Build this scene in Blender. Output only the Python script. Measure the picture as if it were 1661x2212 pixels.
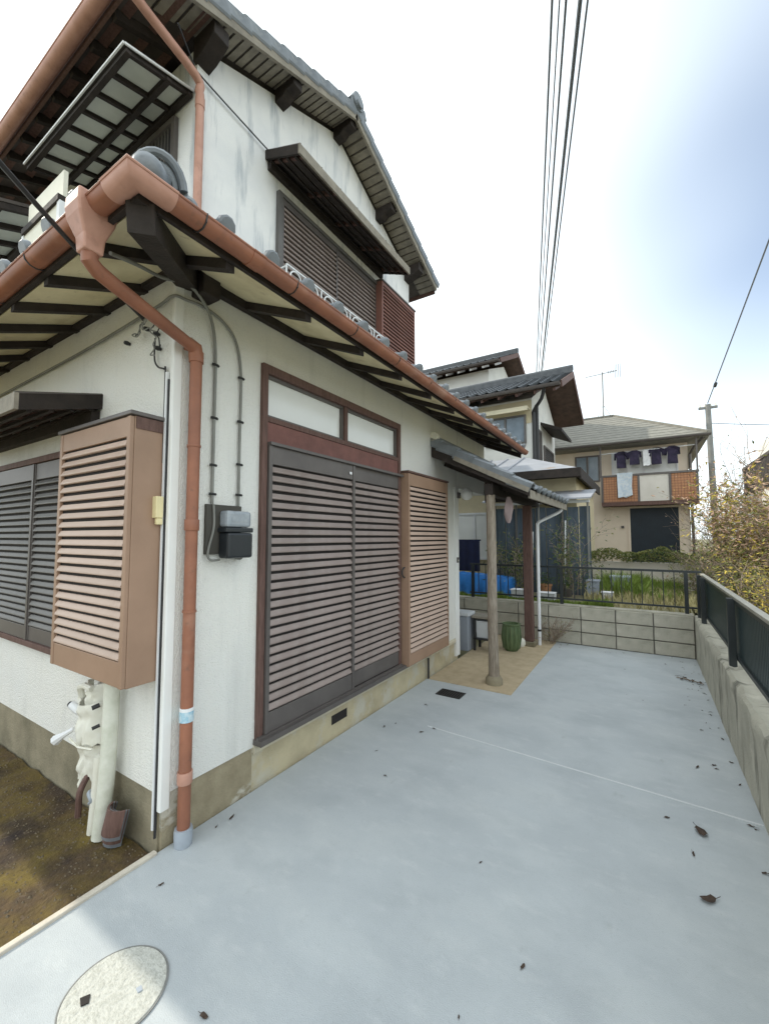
import bpy, bmesh, math, random
from mathutils import Vector, Matrix, noise
R = math.radians
rnd = random.Random(7)
sc = bpy.context.scene
for o in list(bpy.data.objects): bpy.data.objects.remove(o)
C = sc.collection

# ------------------------------------------------------------------ camera
cam_d = bpy.data.cameras.new('camera'); cam = bpy.data.objects.new('camera', cam_d); C.objects.link(cam)
cam_d.sensor_fit = 'HORIZONTAL'; cam_d.sensor_width = 36; cam_d.lens = 36*900/1661
cam_d.clip_start = .02; cam_d.clip_end = 2000
cam.location = (0, 0, 1.6)
cam.rotation_euler = (R(90)+math.atan(54/900), 0, R(32.1))
sc.camera = cam

# ------------------------------------------------------------------ light
SUN_AZ, SUN_EL = 3.6, 40.0       # sun stands over -X, a touch towards -Y
to_sun = Vector((-math.cos(R(SUN_EL))*math.cos(R(SUN_AZ)), -math.cos(R(SUN_EL))*math.sin(R(SUN_AZ)), math.sin(R(SUN_EL))))
sun_d = bpy.data.lights.new('sun', 'SUN'); sun = bpy.data.objects.new('sun', sun_d); C.objects.link(sun)
sun_d.energy = 1.7; sun_d.angle = R(.7); sun_d.color = (1, .93, .80)
sun.rotation_euler = to_sun.to_track_quat('Z', 'Y').to_euler(); sun.location = (-20, -3, 25)

W = bpy.data.worlds.new('World'); sc.world = W; W.use_nodes = True
nt = W.node_tree; nt.nodes.clear()
def wn(t, **k):
    n = nt.nodes.new(t)
    for a, b in k.items(): setattr(n, a, b)
    return n
sky = wn('ShaderNodeTexSky'); sky.sky_type = 'NISHITA'; sky.sun_disc = False
sky.sun_elevation = R(SUN_EL); sky.sun_rotation = math.atan2(to_sun.x, to_sun.y)
sky.air_density = 1.0; sky.dust_density = 1.2; sky.ozone_density = 1.0
tc = wn('ShaderNodeTexCoord')
mp = wn('ShaderNodeMapping'); mp.inputs['Scale'].default_value = (1, 1, 1.5)
nz = wn('ShaderNodeTexNoise'); nz.inputs['Scale'].default_value = 1.3; nz.inputs['Detail'].default_value = 2; nz.inputs['Roughness'].default_value = .4
mp.inputs['Location'].default_value = (3.1, .4, 1.7)
nt.links.new(tc.outputs['Generated'], mp.inputs['Vector']); nt.links.new(mp.outputs['Vector'], nz.inputs['Vector'])
# the opening in the thin cloud, a wide soft gap to the right of the wires
gap = wn('ShaderNodeVectorMath', operation='DOT_PRODUCT'); gap.inputs[1].default_value = Vector((.36, .72, .60)).normalized()
nt.links.new(tc.outputs['Generated'], gap.inputs[0])
g2 = wn('ShaderNodeMapRange'); g2.inputs['From Min'].default_value = .78; g2.inputs['From Max'].default_value = 1.0; g2.inputs['To Min'].default_value = 0; g2.inputs['To Max'].default_value = .58
nt.links.new(gap.outputs['Value'], g2.inputs['Value'])
sb = wn('ShaderNodeMath', operation='SUBTRACT'); nt.links.new(nz.outputs['Fac'], sb.inputs[0]); nt.links.new(g2.outputs['Result'], sb.inputs[1])
cr = wn('ShaderNodeMapRange'); cr.interpolation_type = 'LINEAR'
cr.inputs['From Min'].default_value = -.22; cr.inputs['From Max'].default_value = .50; cr.inputs['To Min'].default_value = .16; cr.inputs['To Max'].default_value = .97
nt.links.new(sb.outputs['Value'], cr.inputs['Value'])
mx = wn('ShaderNodeMix', data_type='RGBA'); mx.inputs['B'].default_value = (7.95, 8.65, 8.85, 1)
nt.links.new(cr.outputs['Result'], mx.inputs['Factor']); nt.links.new(sky.outputs['Color'], mx.inputs['A'])
bg = wn('ShaderNodeBackground'); bg.inputs['Strength'].default_value = .1
wo = wn('ShaderNodeOutputWorld')
nt.links.new(mx.outputs['Result'], bg.inputs['Color']); nt.links.new(bg.outputs['Background'], wo.inputs['Surface'])

sc.view_settings.view_transform = 'Standard'; sc.view_settings.look = 'None'
sc.view_settings.gamma = 1; sc.view_settings.exposure = 1.1; sc.view_settings.use_curve_mapping = False
try: sc.cycles.max_bounces = 8
except Exception: pass

# ------------------------------------------------------------------ materials
MATS = {}
def mat(name, col, rough=.7, metal=0, var=.12, vscale=6, col2=None, bump=0, bscale=80, spec=.4, stretch=None, alpha=1, trans=0, ovar=0, mixlo=.35, mixhi=.68, detail=6):
    m = bpy.data.materials.new(name); m.use_nodes = True
    t = m.node_tree; b = t.nodes['Principled BSDF']
    b.inputs['Roughness'].default_value = rough; b.inputs['Metallic'].default_value = metal
    b.inputs['Specular IOR Level'].default_value = spec
    if col2 is None: col2 = tuple(max(0, c*(1-var*2)) for c in col)
    co = t.nodes.new('ShaderNodeTexCoord'); mpn = t.nodes.new('ShaderNodeMapping')
    t.links.new(co.outputs['Object'], mpn.inputs['Vector'])
    if stretch: mpn.inputs['Scale'].default_value = stretch
    n = t.nodes.new('ShaderNodeTexNoise'); n.inputs['Scale'].default_value = vscale; n.inputs['Detail'].default_value = detail; n.inputs['Roughness'].default_value = .6
    t.links.new(mpn.outputs['Vector'], n.inputs['Vector'])
    mr = t.nodes.new('ShaderNodeMapRange'); mr.inputs['From Min'].default_value = mixlo; mr.inputs['From Max'].default_value = mixhi
    t.links.new(n.outputs['Fac'], mr.inputs['Value'])
    mixn = t.nodes.new('ShaderNodeMix'); mixn.data_type = 'RGBA'
    mixn.inputs['A'].default_value = (*col, 1); mixn.inputs['B'].default_value = (*col2, 1)
    t.links.new(mr.outputs['Result'], mixn.inputs['Factor']); t.links.new(mixn.outputs['Result'], b.inputs['Base Color'])
    if ovar:
        oi = t.nodes.new('ShaderNodeObjectInfo'); mo = t.nodes.new('ShaderNodeMapRange'); mo.inputs['To Min'].default_value = 1-ovar; mo.inputs['To Max'].default_value = 1+ovar
        hs = t.nodes.new('ShaderNodeHueSaturation'); t.links.new(oi.outputs['Random'], mo.inputs['Value']); t.links.new(mo.outputs['Result'], hs.inputs['Value'])
        t.links.new(mixn.outputs['Result'], hs.inputs['Color']); t.links.new(hs.outputs['Color'], b.inputs['Base Color'])
    if bump:
        n2 = t.nodes.new('ShaderNodeTexNoise'); n2.inputs['Scale'].default_value = bscale; n2.inputs['Detail'].default_value = 4
        t.links.new(co.outputs['Object'], n2.inputs['Vector'])
        bp = t.nodes.new('ShaderNodeBump'); bp.inputs['Strength'].default_value = bump; bp.inputs['Distance'].default_value = .01
        t.links.new(n2.outputs['Fac'], bp.inputs['Height']); t.links.new(bp.outputs['Normal'], b.inputs['Normal'])
    if alpha < 1: b.inputs['Alpha'].default_value = alpha
    if trans: b.inputs['Transmission Weight'].default_value = trans
    MATS[name] = m
    return m
def layer(name, col, scale, lo, hi, stretch=None, strength=1.0, loc=(0,0,0), detail=5):
    """lay one more noise-shaped stain colour over a material"""
    t = MATS[name].node_tree; b = t.nodes['Principled BSDF']
    src = b.inputs['Base Color'].links[0].from_socket
    co = t.nodes.new('ShaderNodeTexCoord'); mpn = t.nodes.new('ShaderNodeMapping'); mpn.inputs['Location'].default_value = loc
    if stretch: mpn.inputs['Scale'].default_value = stretch
    t.links.new(co.outputs['Object'], mpn.inputs['Vector'])
    n = t.nodes.new('ShaderNodeTexNoise'); n.inputs['Scale'].default_value = scale; n.inputs['Detail'].default_value = detail; n.inputs['Roughness'].default_value = .6
    t.links.new(mpn.outputs['Vector'], n.inputs['Vector'])
    mr = t.nodes.new('ShaderNodeMapRange'); mr.inputs['From Min'].default_value = lo; mr.inputs['From Max'].default_value = hi; mr.inputs['To Max'].default_value = strength
    t.links.new(n.outputs['Fac'], mr.inputs['Value'])
    mixn = t.nodes.new('ShaderNodeMix'); mixn.data_type = 'RGBA'; mixn.inputs['B'].default_value = (*col, 1)
    t.links.new(src, mixn.inputs['A']); t.links.new(mr.outputs['Result'], mixn.inputs['Factor'])
    t.links.new(mixn.outputs['Result'], b.inputs['Base Color'])

mat('plaster', (.80,.785,.73), .9, col2=(.77,.77,.74), vscale=1.3, bump=.9, bscale=120)
layer('plaster', (.56,.56,.53), 2.6, .55, .80, (2.2,2.2,.25), .55, (3,1,0))
layer('plaster', (.62,.62,.60), 55, .55, .75, None, .35)
mat('plaster_upper', (.80,.80,.79), .9, col2=(.70,.71,.72), vscale=2.5, bump=.4, bscale=120)
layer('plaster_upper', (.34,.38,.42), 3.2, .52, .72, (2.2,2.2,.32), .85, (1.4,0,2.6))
mat('plaster_smooth', (.80,.80,.78), .85, col2=(.73,.73,.70), vscale=2, bump=.12, bscale=60)
mat('mortar', (.55,.48,.32), .95, col2=(.42,.36,.24), vscale=5, bump=.5, bscale=90)
layer('mortar', (.52,.49,.40), 3.2, .52, .62)
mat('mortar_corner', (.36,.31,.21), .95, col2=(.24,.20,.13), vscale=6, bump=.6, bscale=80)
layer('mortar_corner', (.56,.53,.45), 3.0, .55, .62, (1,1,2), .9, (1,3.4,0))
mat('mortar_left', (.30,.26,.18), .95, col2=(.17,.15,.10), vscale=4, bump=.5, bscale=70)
mat('sill_mortar', (.66,.60,.46), .9, col2=(.5,.46,.36), vscale=9, bump=.3)
mat('soffit', (.78,.70,.46), .8, ovar=.07, col2=(.66,.58,.36), vscale=5, stretch=(1,1,1))
layer('soffit', (.46,.38,.22), 5, .54, .74, (1,1,1), .6, (3,2,1))
layer('soffit', (.30,.24,.14), 14, .62, .76, None, .5)
mat('dark_wood', (.035,.026,.022), .75, col2=(.018,.014,.012), vscale=10, bump=.3, bscale=60)
mat('brown_wood', (.15,.085,.07), .7, col2=(.09,.05,.04), vscale=8, stretch=(6,6,1), bump=.2)
mat('red_wood', (.20,.085,.07), .6, col2=(.14,.06,.05), vscale=8, bump=.15)
mat('grey_wood', (.33,.285,.23), .9, col2=(.17,.135,.10), vscale=14, stretch=(5,5,.6), bump=.6, bscale=50)
mat('verge_board', (.30,.27,.22), .85, col2=(.20,.18,.15), vscale=10, bump=.2)
mat('gutter', (.33,.135,.078), .5, col2=(.24,.10,.062), vscale=5, spec=.4)
layer('gutter', (.20,.09,.06), 9, .60, .78, (1,1,.4), .6, (2,0,1))
layer('gutter', (.44,.27,.20), 2.3, .55, .72, None, .6)
layer('gutter', (.13,.075,.055), 22, .60, .74, None, .5, (1,1,1))
mat('gutter_pale', (.54,.30,.23), .5, col2=(.42,.22,.16), vscale=6, spec=.4)
layer('gutter_pale', (.24,.13,.10), 14, .58, .74, None, .5)
mat('shutter_slat', (.30,.242,.22), .45, col2=(.25,.20,.18), vscale=3, metal=.1, ovar=.07)
layer('shutter_slat', (.36,.32,.29), 9, .55, .75, None, .6)
mat('shutter_frame', (.135,.12,.112), .45, col2=(.105,.093,.088), vscale=5, metal=.2)
mat('beige_slat', (.50,.375,.305), .5, col2=(.44,.325,.26), vscale=3, ovar=.06)
layer('beige_slat', (.36,.26,.20), 5, .6, .75, None, .5)
mat('beige_panel', (.35,.225,.155), .5, col2=(.29,.185,.125), vscale=3)
mat('rust_slat', (.26,.12,.09), .55, col2=(.20,.09,.07), vscale=4, ovar=.08)
mat('grey_slat', (.14,.132,.125), .5, col2=(.10,.095,.09), vscale=4, metal=.1, ovar=.08)
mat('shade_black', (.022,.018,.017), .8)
mat('kawara', (.21,.23,.25), .42, col2=(.13,.145,.16), vscale=7, ovar=.10, bump=.15, bscale=60, spec=.5)
layer('kawara', (.30,.31,.29), 9, .6, .72, None, .5)
mat('kawara_dark', (.085,.092,.10), .45, col2=(.05,.055,.062), vscale=7, ovar=.1)
mat('sheathing', (.10,.085,.075), .85, col2=(.06,.05,.045), vscale=6)
mat('awning_panel', (.58,.60,.53), .55, col2=(.46,.48,.42), vscale=3)
mat('cream_board', (.78,.76,.66), .7, col2=(.70,.68,.58), vscale=4)
mat('white_metal', (.78,.79,.80), .45, var=.05)
mat('white_plastic', (.76,.75,.68), .5, col2=(.66,.64,.54), vscale=8)
mat('tape_wrap', (.70,.70,.62), .6, col2=(.55,.56,.46), vscale=12, bump=.3, bscale=30)
mat('cream_plastic', (.76,.66,.38), .45, var=.08)
mat('conduit', (.24,.24,.22), .55, col2=(.18,.18,.165), vscale=6)
mat('cable_black', (.03,.03,.032), .5)
mat('wire_grey', (.10,.11,.12), .5)
mat('meter_black', (.018,.022,.026), .35, spec=.5)
mat('meter_board', (.075,.07,.06), .8)
mat('clear_grey', (.34,.37,.40), .15, spec=.6, col2=(.24,.27,.30), vscale=20)
mat('blue_tape', (.22,.45,.58), .5, col2=(.62,.70,.72), vscale=40)
mat('grey_pvc', (.36,.40,.45), .55)
mat('pane', (.82,.83,.81), .15, spec=.5, col2=(.76,.77,.75), vscale=1.5)
mat('pane_dark', (.05,.06,.075), .08, spec=.7)
mat('pane_blue', (.26,.31,.36), .12, spec=.6, col2=(.16,.20,.24), vscale=2)
mat('concrete', (.455,.485,.497), .88, col2=(.40,.427,.44), vscale=1.6, bump=.25, bscale=260)
layer('concrete', (.50,.525,.525), 3.0, .46, .70, (.7,1.0,1), .6, (2,5,0))
layer('concrete', (.335,.36,.375), 2.6, .50, .72, (.8,1.2,1), .5, (7,1,0))
layer('concrete', (.55,.57,.565), 9, .55, .72, (.7,1.4,1), .35, (11,3,0))
layer('concrete', (.30,.315,.32), 90, .56, .72, None, .30)
layer('concrete', (.57,.585,.58), 140, .60, .74, None, .28, (3,3,3))
layer('concrete', (.27,.28,.27), 6, .66, .76, (1.3,.8,1), .35, (4,9,0))
mat('joint_pale', (.60,.615,.62), .9, var=.04)
mat('concrete_edge', (.60,.55,.46), .9, col2=(.48,.43,.36), vscale=8, bump=.3)
mat('retaining', (.50,.475,.39), .95, col2=(.38,.36,.295), vscale=3, bump=.7, bscale=60)
layer('retaining', (.58,.55,.46), 5, .56, .68, (1,1.5,.6), .6, (2,2,2))
layer('retaining', (.12,.115,.095), 3.0, .55, .68, (1,2.2,.4), .85, (4,4,0))
mat('block', (.50,.47,.39), .95, col2=(.38,.36,.295), vscale=5, bump=.6, bscale=90)
layer('block', (.20,.195,.15), 2.4, .50, .68, (1,1,1.6), .75)
layer('block', (.60,.57,.49), 4.5, .60, .70, None, .5, (5,2,1))
mat('grout', (.20,.19,.165), .95, bump=.4)
mat('tan_pad', (.52,.42,.28), .95, col2=(.43,.34,.22), vscale=9, bump=.7, bscale=240)
mat('soil', (.095,.06,.026), .95, col2=(.05,.034,.02), vscale=14, bump=1, bscale=45)
layer('soil', (.14,.10,.020), 2.6, .42, .60, None, .9, (1,0,0))
layer('soil', (.022,.014,.014), 1.7, .50, .64, None, .85, (2.2,.6,0))
layer('soil', (.10,.07,.045), 30, .58, .66, None, .8)
mat('field', (.24,.21,.13), .95, col2=(.15,.15,.075), vscale=2, bump=.5)
mat('asphalt', (.09,.09,.09), .9, bump=.4)
mat('iron', (.055,.055,.055), .5, metal=.6)
mat('manhole', (.50,.50,.455), .8, col2=(.42,.42,.375), vscale=75, bump=.7, bscale=75, mixlo=.45, mixhi=.62, detail=2)
mat('fence_black', (.018,.024,.026), .4, spec=.5)
mat('fence_green', (.012,.030,.034), .4, col2=(.012,.028,.032), spec=.5, vscale=3)
mat('rail_cap', (.42,.40,.34), .45, metal=.3)
mat('leaf_brown', (.07,.045,.03), .8, col2=(.035,.025,.02), vscale=30)
mat('leaf_green', (.085,.13,.03), .7, col2=(.05,.085,.02), vscale=30)
mat('leaf_olive', (.24,.24,.07), .7, col2=(.15,.155,.045), vscale=8)
mat('leaf_yellow', (.58,.45,.07), .7, col2=(.38,.30,.06), vscale=6)
mat('leaf_orange', (.54,.38,.28), .75, col2=(.40,.27,.19), vscale=6)
mat('grass', (.22,.30,.05), .8, col2=(.13,.19,.035), vscale=10)
mat('moss', (.20,.155,.035), .9, col2=(.12,.10,.03), vscale=9)
mat('grass_dry', (.44,.38,.19), .85, col2=(.30,.27,.12), vscale=12)
mat('bark', (.33,.26,.20), .9, col2=(.22,.17,.13), vscale=12, bump=.5)
mat('house_cream', (.70,.64,.47), .9, col2=(.60,.55,.40), vscale=2, bump=.2)
mat('house_yellow', (.66,.58,.40), .9, col2=(.56,.49,.33), vscale=2, bump=.2)
mat('house_white', (.76,.76,.72), .9, col2=(.66,.66,.63), vscale=2, bump=.2)
mat('house_pink', (.80,.69,.57), .9, col2=(.74,.63,.51), vscale=2)
mat('terracotta', (.52,.26,.14), .8, col2=(.43,.21,.11), vscale=9)
mat('pale_panel', (.70,.66,.60), .7, col2=(.63,.59,.53), vscale=3)
mat('slate', (.235,.225,.195), .9, col2=(.17,.165,.145), vscale=5, bump=.4, bscale=40)
mat('corrugated', (.34,.35,.38), .55, col2=(.26,.27,.295), vscale=3)
layer('corrugated', (.30,.20,.12), 3, .62, .68)
mat('garage', (.014,.024,.036), .5)
mat('tarp', (.03,.22,.62), .45, col2=(.02,.14,.45), vscale=6, bump=.4, bscale=14)
mat('navy_sheet', (.008,.013,.05), .6)
mat('dark_net', (.055,.075,.10), .7, col2=(.10,.13,.16), vscale=4, stretch=(3,3,.5))
mat('dark_net2', (.08,.11,.13), .7, col2=(.04,.055,.07), vscale=5, stretch=(3,3,.5))
mat('bin_grey', (.30,.33,.38), .5, var=.06)
mat('bin_lid', (.58,.60,.62), .45, var=.05)
mat('pot_green', (.07,.11,.05), .55, col2=(.13,.17,.08), vscale=14, stretch=(3,3,.4))
mat('cloth_dark', (.012,.011,.025), .9, col2=(.045,.035,.07), vscale=5)
mat('cloth_blue', (.50,.60,.70), .9, col2=(.72,.75,.76), vscale=14)
mat('cloth_white', (.74,.74,.75), .9)
mat('pole_conc', (.24,.24,.23), .9, col2=(.18,.18,.17), vscale=3)
mat('lamp_globe', (.80,.80,.78), .3)
mat('pink_cloth', (.42,.33,.33), .8)
M = MATS

# ------------------------------------------------------------------ mesh helpers
def wl(o):
    v = Vector((0,0,0))
    while o is not None: v = v + o.location; o = o.parent
    return v
class MB:
    def __init__(s, T=None): s.v = []; s.f = []; s.T = T
    def add(s, vs, fs):
        n = len(s.v)
        s.v += [tuple(s.T(*p)) if s.T else tuple(p) for p in vs]
        s.f += [tuple(i+n for i in f) for f in fs]; return s
    def box(s, x0, x1, y0, y1, z0, z1):
        return s.add([(x0,y0,z0),(x1,y0,z0),(x1,y1,z0),(x0,y1,z0),(x0,y0,z1),(x1,y0,z1),(x1,y1,z1),(x0,y1,z1)],
                     [(0,3,2,1),(4,5,6,7),(0,1,5,4),(1,2,6,5),(2,3,7,6),(3,0,4,7)])
    def bar(s, a, b, w, h, up=(0,0,1)):
        a = Vector(a); b = Vector(b); d = (b-a).normalized(); u = Vector(up)
        r = d.cross(u)
        if r.length < 1e-5: r = d.cross(Vector((1,0,0)))
        r.normalize(); u = r.cross(d).normalized(); r = r*w/2; u = u*h/2
        return s.add([a-r-u, a+r-u, a+r+u, a-r+u, b-r-u, b+r-u, b+r+u, b-r+u],
                     [(0,1,2,3),(7,6,5,4),(0,4,5,1),(1,5,6,2),(2,6,7,3),(3,7,4,0)])
    def tube(s, pts, r, n=8, caps=True):
        pts = [Vector(p) for p in pts]; k = len(pts)
        rs = r if isinstance(r, (list, tuple)) else [r]*k
        vs = []; prev = None
        for i in range(k):
            d = (pts[min(i+1,k-1)]-pts[max(i-1,0)]).normalized()
            if prev is None:
                a = d.cross(Vector((0,0,1)))
                if a.length < .05: a = d.cross(Vector((1,0,0)))
            else: a = prev - d*prev.dot(d)
            a.normalize(); prev = a; b = d.cross(a)
            for j in range(n):
                t = 2*math.pi*j/n
                vs.append(pts[i]+(a*math.cos(t)+b*math.sin(t))*rs[i])
        fs = [(i*n+j, i*n+(j+1)%n, (i+1)*n+(j+1)%n, (i+1)*n+j) for i in range(k-1) for j in range(n)]
        if caps: fs += [tuple(range(n-1,-1,-1)), tuple((k-1)*n+j for j in range(n))]
        return s.add(vs, fs)
    def lathe(s, c, prof, n=20):
        vs = []; fs = []
        for (r, z) in prof:
            for j in range(n):
                t = 2*math.pi*j/n; vs.append((c[0]+r*math.cos(t), c[1]+r*math.sin(t), c[2]+z))
        k = len(prof)
        fs = [(i*n+j, i*n+(j+1)%n, (i+1)*n+(j+1)%n, (i+1)*n+j) for i in range(k-1) for j in range(n)]
        fs += [tuple(range(n-1,-1,-1)), tuple((k-1)*n+j for j in range(n))]
        return s.add(vs, fs)
    def prism(s, poly, d):
        n = len(poly); d = Vector(d); p = [Vector(q) for q in poly]
        return s.add(p+[q+d for q in p], [tuple(range(n-1,-1,-1)), tuple(range(n,2*n))]+[(i,(i+1)%n,n+(i+1)%n,n+i) for i in range(n)])
    def mesh(s, name, org=(0,0,0), smooth=False, fix=True):
        o = Vector(org); me = bpy.data.meshes.new(name)
        me.from_pydata([tuple(Vector(p)-o) for p in s.v], [], s.f)
        if fix:
            b = bmesh.new(); b.from_mesh(me); bmesh.ops.recalc_face_normals(b, faces=b.faces); b.to_mesh(me); b.free()
        if smooth:
            for p in me.polygons: p.use_smooth = True
            try: me.set_sharp_from_angle(angle=R(40))
            except Exception: pass
        return me
    def build(s, name, m, parent=None, org=None, smooth=False, bevel=0, fix=True):
        if org is None:
            org = wl(parent) if parent is not None else Vector((0,0,0))
        me = s.mesh(name, org, smooth, fix); me.materials.append(M[m])
        o = bpy.data.objects.new(name, me); C.objects.link(o)
        if parent is not None: o.parent = parent; o.location = Vector(org)-wl(parent)
        else: o.location = org
        if bevel:
            md = o.modifiers.new('bevel', 'BEVEL'); md.width = bevel; md.segments = 2; md.limit_method = 'ANGLE'
        return o
def place(name, me, parent, loc):
    o = bpy.data.objects.new(name, me); C.objects.link(o)
    if parent is not None: o.parent = parent; o.location = Vector(loc)-wl(parent)
    else: o.location = loc
    return o
def tag(o, label, cat, group=None):
    o['label'] = label; o['category'] = cat
    if group: o['group'] = group
    return o
def thing(name, label, cat, loc=(0,0,0), group=None):
    o = bpy.data.objects.new(name, None); C.objects.link(o); o.location = loc; o.empty_display_size = .1
    return tag(o, label, cat, group)
def struct(o): o['kind'] = 'structure'; return o
def arc(c, a, b, r, t0, t1, n=8):
    c, a, b = Vector(c), Vector(a), Vector(b)
    return [c+(a*math.cos(t0+(t1-t0)*i/n)+b*math.sin(t0+(t1-t0)*i/n))*r for i in range(n+1)]
def smooth_path(pts, n=6):
    P = [Vector(p) for p in pts]; out = []
    for i in range(len(P)-1):
        p0 = P[max(i-1,0)]; p1 = P[i]; p2 = P[i+1]; p3 = P[min(i+2,len(P)-1)]
        for k in range(n):
            t = k/n
            out.append(.5*((2*p1)+(p2-p0)*t+(2*p0-5*p1+4*p2-p3)*t*t+(3*p1-p0-3*p2+p3)*t**3))
    out.append(P[-1]); return out
def rough_mesh(o, amp, scale, cuts=0):
    me = o.data
    b = bmesh.new(); b.from_mesh(me)
    if cuts: bmesh.ops.subdivide_edges(b, edges=b.edges, cuts=cuts, use_grid_fill=True)
    for v in b.verts:
        n = noise.noise_vector(v.co*scale); v.co += n*amp
    b.to_mesh(me); b.free()

# ------------------------------------------------------------------ ground and paving
g = MB()
N = 40
ext = 400
g.add([(-ext,-ext,-.12),(ext,-ext,-.12),(ext,ext,-.12),(-ext,ext,-.12)], [(0,1,2,3)])
struct(g.build('ground', 'field'))
def sheet(name, m, x0, x1, y0, y1, z, nx=2, ny=2, amp=0, sc_=1, thick=None):
    b = MB(); vs = []; fs = []
    for j in range(ny+1):
        for i in range(nx+1):
            x = x0+(x1-x0)*i/nx; y = y0+(y1-y0)*j/ny
            vs.append((x, y, z+(amp*noise.noise(Vector((x,y,3))*sc_) if amp else 0)))
    for j in range(ny):
        for i in range(nx):
            a = j*(nx+1)+i; fs.append((a,a+1,a+nx+2,a+nx+1))
    b.add(vs, fs)
    o = b.build(name, m, fix=False, smooth=amp > 0)
    return struct(o)
drive = MB().box(-2.15,.505,-4,6.86,-.11,0).build('driveway', 'concrete'); struct(drive)
MB().bar((-1.62,3.27,.0015),(.50,3.155,.0015),.012,.003).build('joint_line','joint_pale',drive)
pad = MB().box(-2.14,-1.21,4.33,6.855,-.02,.006).build('porch_slab', 'tan_pad'); struct(pad)
sheet('soil', 'soil', -9, -2.17, -4, 1.262, -.035, 120, 90, .022, 7)
kerb = MB().box(-2.168,-2.138,-4,1.255,-.09,.014).build('kerb', 'concrete_edge', bevel=.004); struct(kerb)
nb = MB().box(-9,.52,7.0,40,-.11,.55).build('neighbour_ground', 'field'); struct(nb)
sheet('side_ground','field', .76, 40, -4, 60, .15, 60, 80, .12, .8)

# manhole
mh = thing('manhole', 'round pale manhole cover set in the concrete at bottom left', 'manhole', (-1.63,.82,0))
n=48
ring = MB()
vs=[]; fs=[]
for r_, z_ in ((.168,.0015),(.168,.005),(.1635,.005),(.1635,.0015)):
    for j in range(n): t=2*math.pi*j/n; vs.append((-1.63+r_*math.cos(t), .82+r_*math.sin(t), z_))
for i in range(3):
    for j in range(n): fs.append((i*n+j, i*n+(j+1)%n, (i+1)*n+(j+1)%n, (i+1)*n+j))
ring.add(vs,fs).build('rim','pole_conc',mh)
MB().lathe((-1.63,.82,0), [(.162,.001),(.162,.005),(.160,.007),(.0,.007)], 48).build('cover','manhole',mh)
MB().prism([(-1.705,.742,.0072),(-1.675,.732,.0072),(-1.664,.752,.0072),(-1.690,.768,.0072)],(0,0,.004)).build('lift_slot','shade_black',mh)
MB().prism([(-1.575,.862,.0072),(-1.555,.858,.0072),(-1.55,.872,.0072),(-1.57,.878,.0072)],(0,0,.003)).build('lift_slot','grey_pvc',mh)

# drain grate
dg = thing('drain_grate','small dark rectangular drain grate in the concrete near the porch','drain', (-1.74,4.04,0))
fr = MB(); fr.box(-1.87,-1.61,3.955,3.97,.0015,.008).box(-1.87,-1.61,4.115,4.13,.0015,.008).box(-1.87,-1.855,3.97,4.115,.0015,.008).box(-1.625,-1.61,3.97,4.115,.0015,.008)
fr.build('frame','iron',dg)
MB().box(-1.855,-1.625,3.97,4.115,.001,.003).build('pit','shade_black',dg)
sl = MB().box(-.004,.004,-.0725,.0725,.003,.007); sm = sl.mesh('grate_bar'); sm.materials.append(M['iron'])
for i in range(9): place('grate_bar', sm, dg, (-1.84+.025*i,4.0425,0))
# ================================================================== HOUSE
XF, YF = -2.15, 1.27            # planes of the two ground-floor walls
XU, YU = -3.06, 1.93            # planes of the upper-floor walls
house = thing('house','white plastered two storey house with brown shutters and grey tiled roofs','house', (-5,4,0))
# --- ground-floor walls (right wall is built round the window so that the frame sits in it)
w = MB()
w.box(-9,XF,YF,1.87,.27,3.16).box(-2.40,XF,1.87,3.70,2.77,3.16).box(-9,XF,3.70,5.28,.27,3.16).box(-2.40,XF,1.87,3.70,.27,.30)
w.box(-9,-2.45,1.87,3.70,.27,3.16)
w.build('ground_floor_wall','plaster',house)
MB().box(-2.45,XF+.002,5.292,6.41,2.26,3.16).build('porch_header_wall','plaster',house)
MB().box(-9,-2.85,5.28,6.41,.27,3.16).build('porch_back_wall','plaster',house)
MB().box(XF-.11,XF+.012,5.16,5.29,.05,2.262).build('corner_pilaster','plaster_smooth',house)
# corner bead of the wall
MB().box(XF-.024,XF+.008,YF-.008,YF+.045,.19,3.0).build('corner_strip','plaster_smooth',house, bevel=.006)
fo = MB().box(-9,XF-.016,1.861,5.28,-.1,.268)
fo.build('foundation','mortar',house)
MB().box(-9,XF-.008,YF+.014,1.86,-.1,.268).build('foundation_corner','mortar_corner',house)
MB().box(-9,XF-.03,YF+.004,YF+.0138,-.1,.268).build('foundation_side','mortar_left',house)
MB().prism([(XF-.02,1.862,.232),(XF+.012,1.862,.232),(XF+.016,1.862,.262),(XF+.004,1.862,.286),(XF-.02,1.862,.286)],(0,3.29,0)).build('sill_ledge','sill_mortar',house)
v_ = MB().box(XF-.05,XF-.0135,2.66,2.86,.105,.175).build('foundation_vent','shade_black',house)
MB().tube([(XF+.015,4.34,0),(XF+.015,4.34,.23)],.012,8).build('vent_pipe','cable_black',house)

# --- upper floor
gp = [(YU,3.40),(5.60,3.40),(5.60,5.72),(3.77,6.53),(YU,5.72)]
MB().prism([(XU,y,z) for y,z in gp], (-6.2,0,0)).build('upper_floor_wall','plaster_upper',house)

MB().box(-9.2,-5.2,5.602,8.6,.0,5.3).build('sun_block_wing_wall','plaster_upper',house)  # unseen wing and roof, added to keep sun off the driveway end
MB().prism([(-4.7,5.61,5.25),(-9.7,5.61,5.25),(-9.7,5.61,5.32),(-7.2,5.61,6.3),(-4.7,5.61,5.32)],(0,3.5,0)).build('sun_block_wing_roof','kawara',house)
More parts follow.
